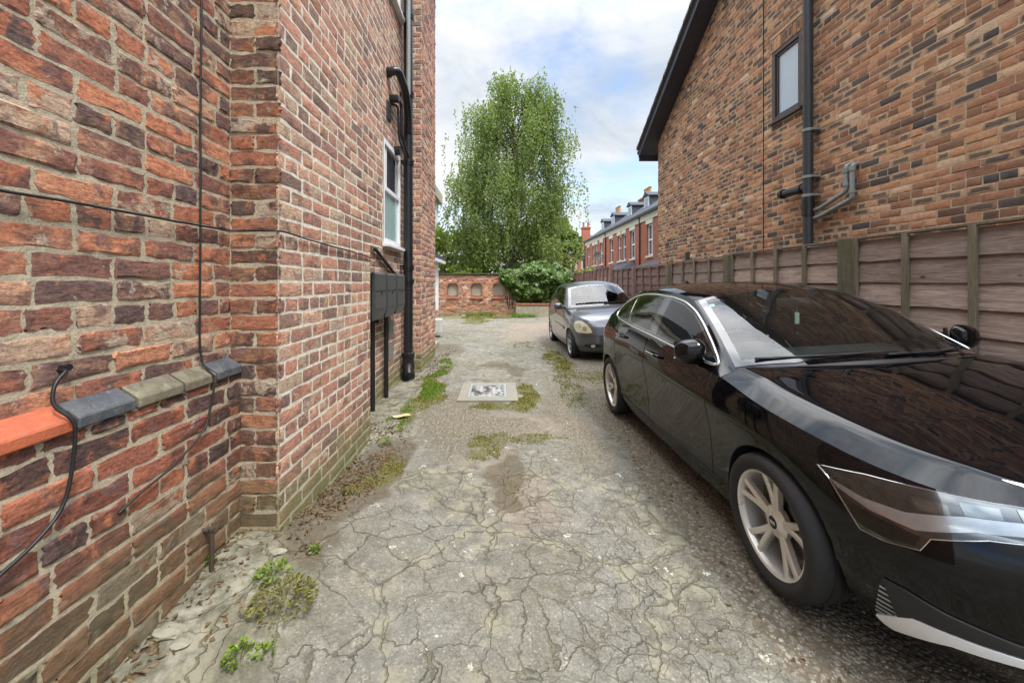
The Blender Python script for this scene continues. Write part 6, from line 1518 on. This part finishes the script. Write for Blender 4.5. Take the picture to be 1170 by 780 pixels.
pos_af = Matrix.Translation(car.location) @ Matrix.Rotation(R(-3.0), 4, 'Y')
c_af = pos_af @ Vector((.02, .95, 1.185)); af.box(tuple(c_af), (.032, .012, .085), 0, .005); af.tube([tuple(c_af+Vector((0, 0, .04))), tuple(c_af+Vector((0, 0, .10)))], .0015, 4)
o = af.build('air_freshener', plain('pale_card', (.62, .63, .55), .6, bump=0), None); tag(o, 'small pale air freshener hanging from the mirror inside the black hatchback', 'air freshener')
# aerial fin
mb = MB(); mb.prism([(2.46, 1.415), (2.62, 1.40), (2.60, 1.46), (2.56, 1.465)], 'x', -.018, .018); mb.build('aerial_fin', M_BLACK, car)

# ------------------------------------------------------------------ small grey hatchback behind
M_GREY = paint('grey_car_paint', (.092, .096, .108), .45, .32, dust=.12)
M_BOWL = plain('yellowed_lamp_bowl', (.44, .40, .28), .22, .5, coat=.8, bump=0)
M_RIM2 = plain('silver_wheel', (.50, .51, .52), .38, .8, var=.08)
CX2, CY2 = 2.235, 8.02
car2 = empty('parked_car', (CX2, CY2, float(gz(CX2, 9))-.02), 'small dark grey hatchback with yellowed headlamps, parked behind the black car', 'car', None, shift=False)
car2.rotation_euler = (0, R(-3.0), R(1.6))
Yb = dict(wb=2.37, wheel_r=.285, arch_r=.318, du=.028, dv=7,
  outline=[(0, -.700), (.28, -.688), (.52, -.610), (.67, -.480), (.75, -.31), (.795, -.1), (.812, .1), (.820, .4), (.825, .8), (.830, 1.3), (.830, 1.8), (.828, 2.3), (.805, 2.6), (.745, 2.8), (.6, 2.90), (.35, 2.935), (0, 2.94)],
  levels=[
   [(.20, .05), (.30, .0), (.44, .0), (.56, .022), (.66, .055), (.735, .125)],
   [(.20, .05), (.30, .0), (.44, .0), (.56, .022), (.66, .055), (.740, .125)],
   [(.20, .05), (.30, .0), (.44, .0), (.56, .018), (.67, .055), (.765, .125)],
   [(.20, .05), (.30, .0), (.44, .0), (.57, .010), (.69, .045), (.800, .125)],
   [(.20, .05), (.30, .005), (.44, .0), (.58, .005), (.71, .030), (.838, .115)],
   [(.20, .05), (.30, .01), (.44, .0), (.58, .0), (.73, .018), (.872, .100)],
   [(.20, .05), (.30, .015), (.44, .0), (.59, .0), (.745, .012), (.900, .092)],
   [(.19, .05), (.28, .025), (.44, .014), (.60, .006), (.77, .0), (.940, .070)],
   [(.19, .05), (.28, .025), (.44, .018), (.62, .008), (.80, .0), (.965, .055)],
   [(.19, .05), (.28, .025), (.44, .018), (.64, .008), (.83, .0), (.995, .052)],
   [(.19, .05), (.28, .025), (.44, .014), (.65, .004), (.85, .0), (1.025, .055)],
   [(.20, .05), (.30, .015), (.44, .0), (.65, .0), (.86, .004), (1.045, .065)],
   [(.22, .05), (.31, .01), (.44, .0), (.65, .0), (.86, .010), (1.05, .080)],
   [(.24, .05), (.32, .01), (.44, .0), (.65, .006), (.86, .02), (1.03, .085)],
   [(.25, .05), (.32, .01), (.44, .0), (.65, .01), (.86, .03), (1.0, .08)],
   [(.25, .05), (.32, .01), (.44, .0), (.65, .01), (.86, .03), (.98, .08)],
   [(.25, .05), (.32, .01), (.44, .0), (.65, .01), (.86, .03), (.98, .08)]],
  seams=[.42, 1.50, 1.62], a_base=.40, v_sill=1.15, cowl_from=-.1, cowl_y=.20,
  bonnet_centre=[(-.58, .735), (-.52, .790), (-.4, .848), (-.25, .893), (-.05, .930), (.1, .955), (.22, .975)], hood_pow=2.2,
  rail=[(.730, .41, .965), (.685, .58, 1.09), (.635, .78, 1.235), (.590, 1.00, 1.365), (.575, 1.35, 1.432), (.568, 1.75, 1.440), (.560, 2.15, 1.415), (.545, 2.55, 1.345), (.60, 2.72, 1.19), (.665, 2.79, 1.045)],
  centre=[(0, .23, .99), (0, .47, 1.14), (0, .70, 1.28), (0, .95, 1.425), (0, 1.30, 1.49), (0, 1.75, 1.50), (0, 2.15, 1.475), (0, 2.62, 1.40), (0, 2.76, 1.2), (0, 2.86, 1.01)],
  breaks=[3, 7], tn=13, nt2=34, top_pow=[2, 2, 2.1, 2.4, 2.8, 3, 3, 2.6, 2.4, 2.2],
  rail_u=lambda uA: [uA, 7.55, 7.98, 8.4, 9.0, 9.9, 10.7, 11.75, 12.5, 13.0], barrel=.02, sharp=42,
  windows=[[(.50, 1.01), (.66, 1.12), (.82, 1.235), (.98, 1.33), (1.15, 1.37), (1.44, 1.395), (1.44, 1.03), (1.0, 1.0)],
           [(1.52, 1.397), (1.80, 1.395), (2.10, 1.37), (2.32, 1.30), (2.30, 1.12), (2.2, 1.075), (1.52, 1.035)]],
  screen_poly=[(-.70, .425), (-.4, .30), (0, .25), (.4, .30), (.70, .425), (.62, .72), (.565, .965), (.3, .945), (0, .935), (-.3, .945), (-.565, .965), (-.62, .72)],
  rear_poly=[(-.52, 1.32), (0, 1.36), (.52, 1.32), (.60, 1.08), (0, 1.05), (-.60, 1.08)])
K = build_car(Yb, car2, dict(paint=M_GREY, trim=M_TRIM))
cast, decal, ribbon = K['cast'], K['decal'], K['ribbon']
M_YELLAMP = plain('yellowed_lamp', (.62, .56, .36), .25, .2, coat=.6, bump=0.05)
for s in (-1, 1):
    sp_ = side_proj(s) if False else (lambda p, s=s, cast=cast: cast((s*2.0, p[0], p[1]), (-s, 0, 0)))
    for poly in Yb['windows']: decal('side_window', poly, sp_, M_GLASS, .004, rings=(1, .94, .91, .7, .4, 0), rmat=M_FRIT)
    ribbon('window_pillar', [(1.43, 1.03), (1.43, 1.395)], [(1.53, 1.036), (1.53, 1.398)], sp_, M_FRIT, .003, n=12)
    ribbon('side_moulding', [(.46, .53), (1.48, .55)], [(.46, .575), (1.48, .595)], sp_, M_GREY, .014, n=20)
    h, nn = sp_((1.36, .86)); mb = MB(); mb.box((0, 0, 0), (.03, .16, .045), 0, .012, M=Matrix.Translation(h+nn*.008)); mb.build('handle', M_GREY, car2)
    mb = MB(); bm = bmesh.new(); bmesh.ops.create_uvsphere(bm, u_segments=18, v_segments=12, radius=1.0)
    for v in bm.verts:
        c = v.co; v.co = Vector((s*(.90+.095*math.copysign(abs(c.x)**.75, c.x)), .56+.07*c.y*(1 if c.y < 0 else .5), 1.01+.07*math.copysign(abs(c.z)**.8, c.z)))
    bm.verts.index_update(); mb.add([tuple(v.co) for v in bm.verts], [[v.index for v in f.verts] for f in bm.faces]); bm.free(); mb.tube([(s*.76, .56, .975), (s*.88, .56, .985)], .028, 8); mb.build('door_mirror', M_GREY, car2, smooth=180, fixn=True)
    def hproj(p, s=s, cast=cast):
        o = Vector((s*.66, -.47, 0)); ax = Vector((-s*.62, -.785, 0)); n_ = Vector((s*.785, -.62, 0)).normalized(); n2 = (n_+Vector((0, 0, .35))).normalized()
        base = o+ax*p[0]+Vector((0, 0, p[1])); return cast(base+n2*1.2, -n2)
    HP = [(-.23, .740), (-.20, .645), (-.14, .570), (-.02, .548), (.14, .552), (.215, .580), (.17, .66), (.08, .735), (-.02, .785), (-.13, .795), (-.20, .780)]
    hl, outl = decal('headlight', HP, hproj, M_YELLAMP, .006)
    for (a, z, rr) in ((-.09, .685, .062), (.07, .635, .048)):
        cpts = [(a+rr*math.cos(t), z+rr*math.sin(t)) for t in np.linspace(0, 2*math.pi, 17)[:-1]]; decal('lamp_bowl', cpts, hproj, M_BOWL, .009, hl, rings=(1, .6, .3, 0))
    def fproj(p, s=s, cast=cast): return cast((p[0], -3, p[1]), (0, 1, 0))
    decal('fog_lamp_recess', [(s*.34, .30), (s*.52, .275), (s*.635, .305), (s*.62, .345), (s*.50, .36), (s*.36, .35)], fproj, M_TRIM, .003)
    cpts = [(s*.49+.038*math.cos(t), .318+.030*math.sin(t)) for t in np.linspace(0, 2*math.pi, 15)[:-1]]; decal('fog_lamp', cpts, fproj, M_CHROME, .007, rings=(1, .5, 0))
    wheel(car2, s*.725, 0, .285, .195, .185, s, dict(n=6, pair=(-.12, .12), w0=.035, w1=.035, rot=.3), M_RIM2); wheel(car2, s*.725, 2.37, .285, .195, .185, s, dict(n=6, pair=(-.12, .12), w0=.035, w1=.035), M_RIM2)
fp = lambda p: cast((p[0], -3, p[1]), (0, 1, 0))
decal('grille', [(-.24, .655), (-.17, .575), (.17, .575), (.24, .655), (.15, .685), (-.15, .685)], fp, M_TRIM, .004)
for k in range(3):
    z = .60+.026*k; mb = MB(); mb.tube([tuple(fp((x, z))[0]+Vector((0, -.006, 0))) for x in np.linspace(-.19-.01*k, .19+.01*k, 9)], .004, 5); mb.build('grille_bar', M_DARKGREYPL, car2)
mb = MB(); an = np.linspace(0, 2*math.pi, 19)[:-1]
mb.tube([tuple(fp((.055*math.cos(a), .630+.036*math.sin(a)))[0]+Vector((0, -.012, 0))) for a in an], .005, 5, closed=True); mb.tube([tuple(fp((.022*math.cos(a), .630+.034*math.sin(a)))[0]+Vector((0, -.013, 0))) for a in an], .004, 5, closed=True); mb.tube([tuple(fp((.042*math.cos(a), .645+.014*math.sin(a)))[0]+Vector((0, -.013, 0))) for a in an], .004, 5, closed=True); mb.build('oval_emblem', M_CHROME, car2)
decal('lower_intake', [(-.30, .36), (-.26, .26), (.26, .26), (.30, .36)], fp, M_TRIM, .003)
ribbon('bumper_groove', [(-.66, .498), (-.3, .492), (0, .490), (.3, .492), (.66, .498)], [(-.66, .508), (-.3, .502), (0, .5), (.3, .502), (.66, .508)], fp, M_TRIM, .003, n=50)
decal('windscreen', Yb['screen_poly'], lambda p: cast((p[0], p[1], 2.5), (0, 0, -1)), M_SCREEN2, .004, rings=(1, .965, .925, .84, .72, .6, .48, .36, .24, .12, 0), rmat=M_FRIT)
decal('rear_window', Yb['rear_poly'], lambda p: cast((p[0], 5.0, p[1]), (0, -1, 0)), M_GLASS, .004, rings=(1, .95, .92, .6, .3, 0), rmat=M_FRIT)
for pts in ([(-.55, .42), (-.2, .335), (.1, .32)], [(.02, .285), (.3, .33), (.56, .42)]):
    q = [tuple(cast((x, y, 2.5), (0, 0, -1))[0]+Vector((0, -.01, .015))) for x, y in pts]; mb = MB(); mb.tube(wob(q, 0, 14), .012, 6); mb.build('wiper', M_TRIM, car2, smooth=60)
mb = MB(); mb.grid(np.array([[(x, .34+.12*x*x, .95) for x in np.linspace(-.66, .66, 11)], [(x, .72, .965) for x in np.linspace(-.66, .66, 11)], [(x, .84, .93) for x in np.linspace(-.66, .66, 11)], [(x, .80, .6) for x in np.linspace(-.66, .66, 11)]])); mb.build('dashboard', M_DASH, car2, smooth=50)
for x in (-.34, .34):
    mb = MB(); seat(mb, x, 1.25, .42); mb.build('front_seat', M_SEAT, car2, smooth=50)
mb = MB(); mb.box((0, 2.15, .56), (1.1, .45, .18), 0, .06); mb.box((0, 0, 0), (1.1, .16, .55), 0, .06, M=Matrix.Translation((0, 2.42, .84)) @ Matrix.Rotation(-.3, 4, 'X')); mb.build('rear_seat', M_SEAT, car2, smooth=50)
mb = MB(); mb.box2((-.70, .4, .26), (.70, 2.6, .30)); mb.build('cabin_floor', M_TRIM, car2)
# ------------------------------------------------------------------ small things on the ground
def gheight(x, y):
    xi = np.clip(np.searchsorted(xs, x)-1, 0, len(xs)-2); yi = np.clip(np.searchsorted(ys, y)-1, 0, len(ys)-2)
    fx = (x-xs[xi])/(xs[xi+1]-xs[xi]); fy = (y-ys[yi])/(ys[yi+1]-ys[yi])
    return (H[xi, yi]*(1-fx)+H[xi+1, yi]*fx)*(1-fy)+(H[xi, yi+1]*(1-fx)+H[xi+1, yi+1]*fx)*fy
_cell = np.outer(np.gradient(xs), np.gradient(ys))
def scatter(mask, n, seed, power=1.5, xmin=-1.6, xmax=3.3, ymin=.9, ymax=18, dens=1.1):
    r = np.random.default_rng(seed)
    wgt = _cell*mask**power*((GX > xmin) & (GX < xmax) & (GY > ymin) & (GY < ymax))/np.maximum(GY, .8)**dens
    p = (wgt/wgt.sum()).ravel(); k = r.choice(len(p), n, p=p)
    i, j = np.unravel_index(k, GX.shape)
    x = xs[i]+(r.random(n)-.5)*np.gradient(xs)[i]; y = ys[j]+(r.random(n)-.5)*np.gradient(ys)[j]
    return x, y, gheight(x, y)
# loose gravel
def stones(name, n, mask, seed, s0, s1, mat, **kw):
    r = np.random.default_rng(seed); x, y, z = scatter(mask, n, seed, **kw)
    ico = bmesh.new(); bmesh.ops.create_icosphere(ico, subdivisions=1, radius=1.0); bv = np.array([v.co[:] for v in ico.verts]); bf = np.array([[v.index for v in f.verts] for f in ico.faces]); ico.free()
    sc = s0+(s1-s0)*r.random(n)**3.2; V3 = bv[None]*(1+.28*r.normal(0, 1, (n, len(bv), 1)))
    V3 = V3*np.stack([.7+.6*r.random(n), .7+.6*r.random(n), .40+.35*r.random(n)], 1)[:, None]
    a = r.random(n)*6.28; ca, sa = np.cos(a)[:, None], np.sin(a)[:, None]
    X = V3[..., 0]*ca-V3[..., 1]*sa; Y = V3[..., 0]*sa+V3[..., 1]*ca
    V3 = np.stack([X, Y, V3[..., 2]], 2)*sc[:, None, None]+np.stack([x, y, z+sc*.22], 1)[:, None]
    F3 = (bf[None]+(np.arange(n)*len(bv))[:, None, None]).reshape(-1, 3)
    mb = MB(); mb.add(V3.reshape(-1, 3), F3.tolist()); o = mb.build(name, mat, None, attrs={'lf': np.repeat(r.random((n, 3)), len(bv), 0)}); return o
def stone_mat():
    m, nt, out = new_mat('mixed_gravel'); a = nt.attr('lf'); r1, r2, r3 = nt.sep(a.outputs['Vector'])
    c = nt.ramp(r1, [(0, (.13, .11, .08)), (.4, (.21, .182, .14)), (.75, (.30, .27, .215)), (.95, (.38, .355, .31)), (1, (.52, .50, .46))])
    c = nt.mix(.4, c, nt.mix(1.0, c, nt.ramp(nt.noise(nt.pos(), 160, 3), [(.3, (.6, .6, .6)), (.7, (1.2, 1.2, 1.2))]), 'MULTIPLY'))
    pbr(nt, out, base=c, rough=.9, spec=.2); return m
M_STONES = stone_mat()
sparse = np.clip(.05+.25*rect(-1.0, 1.1, .5, 6, .2)*fbm(GX*2, GY*2), 0, 1)*near
o = stones('gravel', 9000, gravel*(1-rect(1.7, 3.2, .5, 5.6, .1)*.6), 201, .0035, .020, M_STONES, dens=1.5); tag(o, 'loose mixed gravel along the edge of the parked cars', 'gravel', kind='stuff')
o = stones('loose_chippings', 2600, np.maximum(sparse, .6*dark), 202, .002, .009, M_STONES, dens=1.5); tag(o, 'small pale chippings strewn thinly over the cracked tarmac', 'gravel', kind='stuff')
# moss cushions
M_MOSS = leaf_mat('moss_leaf', (.085, .082, .020), (.21, .195, .040), .25, .85, .5)
r = np.random.default_rng(210); n = 17000
mmask = np.clip(moss*(0.15+1.2*(fbm(GX*6+11, GY*6)-.25)), 0, 1)
x, y, z = scatter(mmask, n, 211, power=2.2, dens=.9)
D = np.stack([r.normal(0, .7, n), r.normal(0, .7, n), .5+.6*r.random(n)], 1)
v, f, a = leaves(np.stack([x, y, z+.004+.006*r.random(n)], 1), D, .015, 212, .55)
sc = np.repeat(.55+.16*np.maximum(y, 1), 4)[:, None]; c4 = np.repeat(np.stack([x, y, z+.005], 1), 4, 0); v = c4+(v-c4)*np.minimum(sc, 1.7)
mb = MB(); mb.add(v, f); o = mb.build('moss', M_MOSS, None, attrs={'lf': a}); tag(o, 'yellow green moss cushions growing in the tarmac', 'moss', kind='stuff')
# dead leaves and debris along the wall foot
M_DEAD = leaf_mat('dead_leaf', (.055, .034, .018), (.17, .11, .055), .1, .8, .3)
n = 2000; dmask = mx(blob(-1.08, 2.95, .18, .7), rect(-1.42, -1.30, 1.0, 2.2, .03)*.6, blob(-1.2, 1.75, .14, .25)*.35, blob(-1.15, 7.4, .25, 1.6)*.7, blob(-1.15, 4.0, .2, .25)*.8, rect(1.1, 1.5, 1.5, 5, .1)*.12)
x, y, z = scatter(dmask, n, 221, power=1.5, dens=.8)
D = np.stack([r.normal(0, 1, n), r.normal(0, 1, n), r.normal(0, .3, n)], 1)
v, f, a = leaves(np.stack([x, y, z+.006], 1), D, .030, 222, .6, .4); mb = MB(); mb.add(v, f); o = mb.build('leaf_litter', M_DEAD, None, attrs={'lf': a}); tag(o, 'brown leaf litter drifted against the foot of the pale brick wall', 'leaf litter', kind='stuff')
# weeds
M_WEED = leaf_mat('weed_leaf', (.075, .125, .018), (.195, .27, .042), .4, .5, .4); M_WEEDR = leaf_mat('reddish_weed_leaf', (.11, .06, .03), (.19, .20, .045), .35, .5, .3)
M_WSTEM = plain('weed_stem', (.14, .13, .05), .7)
def weed(x, y, rad, hgt, n, label, mat, seed, size=.022, group='weeds along the left wall'):
    r = np.random.default_rng(seed); z = float(gheight(np.array([x]), np.array([y]))[0])
    T = empty('weed', (x, y, z), label, 'weed', group)
    a = r.random(n)*6.28; rr = rad*np.sqrt(r.random(n)); h = hgt*(1-(rr/rad)**2*.7)*r.random(n)**.7
    P = np.stack([x+rr*np.cos(a), y+rr*np.sin(a), z+.006+h], 1); D = np.stack([np.cos(a), np.sin(a), .15+.5*r.random(n)], 1)+r.normal(0, .45, (n, 3))
    v, f, at = leaves(P, D, size, seed+1, .62, .25, up=np.array([0, 0, 2.0])); mb = MB(); mb.add(v, f); mb.build('foliage', mat, T, attrs={'lf': at})
    mb = MB()
    for k in range(max(4, n//14)):
        i = r.integers(0, n); mb.tube([(x+.2*(P[i, 0]-x), y+.2*(P[i, 1]-y), z-.005), tuple((P[i]+np.array([x, y, z]))/2+np.array([0, 0, .01])), tuple(P[i])], .0016, 4)
    mb.build('stem', M_WSTEM, T)
def gp(px, py, h=1.44):
    Y = h*455/(py-323); return (px-570)/455*Y, Y
for (px, py, rad, hg, n, lab, mt, sd) in ((324, 692, .145, .055, 330, 'spreading reddish green weed in a crack at the apron edge', M_WEEDR, 401), (312, 664, .085, .055, 120, 'leafy green weed just behind the spreading reddish weed', M_WEED, 402),
    (273, 752, .055, .085, 95, 'bright upright weed nearest the camera on the concrete apron', M_WEED, 403), (303, 742, .04, .035, 45, 'small flat weed right of the bright upright weed', M_WEED, 404), (360, 634, .035, .04, 34, 'tiny weed with a white flower in a tarmac crack', M_WEED, 405),
    (240, 655, .03, .05, 36, 'little weed at the foot of the rusty overflow pipe', M_WEED, 406), (398, 560, .05, .05, 50, 'dry weed against the foot of the pale brick wall', M_WEEDR, 407), (440, 500, .06, .07, 60, 'dark weed at the corner below the meter box poles', M_WEED, 408)):
    x_, y_ = gp(px, py); weed(x_, y_, rad, hg, n, lab, mt, sd)
n = 3400; gm = mx(blob(-1.0, 5.9, .13, .85), blob(-1.03, 4.55, .08, .55)*.4, blob(-1.02, 7.3, .12, .5)*.6)*np.clip((fbm(GX*9, GY*5)-.38)*4, 0, 1)
x, y, z = scatter(gm, n, 231, power=1.6, dens=.5)
D = np.stack([r.normal(0, .6, n), r.normal(0, .6, n), .8+.5*r.random(n)], 1)
v, f, a = leaves(np.stack([x, y, z+.008+.018*r.random(n)], 1), D, .030, 232, .5, .2); mb = MB(); mb.add(v, f); o = mb.build('weed_fringe', M_WEED, None, attrs={'lf': a}); tag(o, 'bright green fringe of low weeds along the edge of the concrete apron', 'weeds', kind='stuff')
n = 900; gm = mx(blob(-.6, 17.8, 2.2, .12)*np.clip((fbm(GX*3+1, GY*2)-.42)*5, 0, 1), blob(1.1, 17.1, .5, .15))
x, y, z = scatter(gm, n, 241, power=1.2, dens=0)
D = np.stack([r.normal(0, .6, n), r.normal(0, .6, n), .8+.5*r.random(n)], 1)
v, f, a = leaves(np.stack([x, y, z+.04+.14*r.random(n)**2], 1), D, .09, 242, .4, .2); mb = MB(); mb.add(v, f); o = mb.build('weed_fringe', M_WEED, None, attrs={'lf': a}); tag(o, 'tufts of grass and weeds at the foot of the garden wall', 'weeds', kind='stuff')
# tan leaf on the apron
x_, y_ = gp(459, 476, 1.47); z_ = float(gheight(np.array([x_]), np.array([y_]))[0])
mb = MB(); G = []
for i in range(7):
    rw = []
    for j in range(5):
        t = (i-3)/3; s_ = (j-2)/2; w_ = .050*math.sqrt(max(.02, 1-t*t)); rw.append((x_+.10*t, y_+w_*s_+.015*t, z_+.016+.012*s_*s_+.008*math.sin(3*t)))
    G.append(rw)
mb.grid(np.array(G)); o = mb.build('fallen_leaf', plain('tan_dry_leaf', (.50, .38, .20), .75, var=.2, bump=.2), None, smooth=180); tag(o, 'single large tan dry leaf lying on the concrete apron', 'leaf')
# inspection cover
mh = empty('manhole_cover', (-.14, 5.44, 0), 'square metal inspection cover in a concrete surround in the middle of the lane', 'manhole cover')
zc = float(gheight(np.array([-.14]), np.array([5.44]))[0])+.012
mb = MB()
for a, b in (((-.525, 5.00), (.245, 5.14)), ((-.525, 5.78), (.245, 5.90)), ((-.525, 5.14), (-.41, 5.78)), ((.105, 5.14), (.245, 5.78))): mb.box2((a[0], a[1], zc-.10), (b[0], b[1], zc+.010), 0)
mb.build('surround', plain('pale_concrete', (.225, .212, .168), .92, var=.25, scale=7, bump=.5), mh)
mb = MB()
for a, b in (((-.408, 5.142), (.103, 5.18)), ((-.408, 5.74), (.103, 5.778)), ((-.408, 5.18), (-.375, 5.74)), ((.07, 5.18), (.103, 5.74))): mb.box2((a[0], a[1], zc-.05), (b[0], b[1], zc+.014), .003)
mb.build('frame', plain('galvanised_frame', (.34, .36, .37), .5, .4, var=.2), mh)
m, nt, out = new_mat('worn_steel_cover'); p = nt.pos()
f1 = nt.step(nt.noise(nt.scalev(p, (1.2, .7, 1)), 7.5, 4, .62, .6), .47, .52); f2 = nt.noise(p, 60, 4)
pbr(nt, out, base=nt.mix(f1, nt.mix(f2, (.035, .03, .025), (.10, .085, .065)), nt.mix(f2, (.25, .25, .24), (.42, .42, .40))), rough=.55, metal=.15, normal=nt.bump(f1, .5, .004))
mb = MB(); mb.box2((-.373, 5.182, zc-.05), (.068, 5.738, zc+.006), .002)
for i in range(7):
    for j in range(9): mb.box((-.335+.061*i, 5.215+.061*j, zc+.0075), (.034, .010, .004), R(45 if (i+j) % 2 else -45))
mb.build('cover', m, mh)

# broken bits of stone lying on the apron at the foot of the plinth
M_RUBBLE = plain('broken_stone', (.24, .225, .165), .95, var=.45, scale=25, bump=.6)
for i, (px, py, s_, lab) in enumerate(((192, 722, .045, 'flat broken stone on the apron closest to the camera by the plinth'), (205, 735, .028, 'small broken stone in front of the flat broken stone'), (318, 640, .03, 'thin stone flake lying on the apron near the brick corner'))):
    x_, y_ = gp(px, py); r = np.random.default_rng(500+i); bm = bmesh.new(); bmesh.ops.create_icosphere(bm, subdivisions=2, radius=1.0)
    z_ = float(gheight(np.array([x_]), np.array([y_]))[0]); k = .8+.4*r.random((len(bm.verts), 1))
    mb = MB(); vv_ = np.array([v.co[:] for v in bm.verts])*k*np.array([1.3, .9, .32])*s_+np.array([x_, y_, z_+.006]); bm.verts.index_update(); mb.add(vv_, [[v.index for v in f.verts] for f in bm.faces]); bm.free()
    o = mb.build('broken_stone', M_RUBBLE, None); tag(o, lab, 'stone', 'broken stones on the apron')
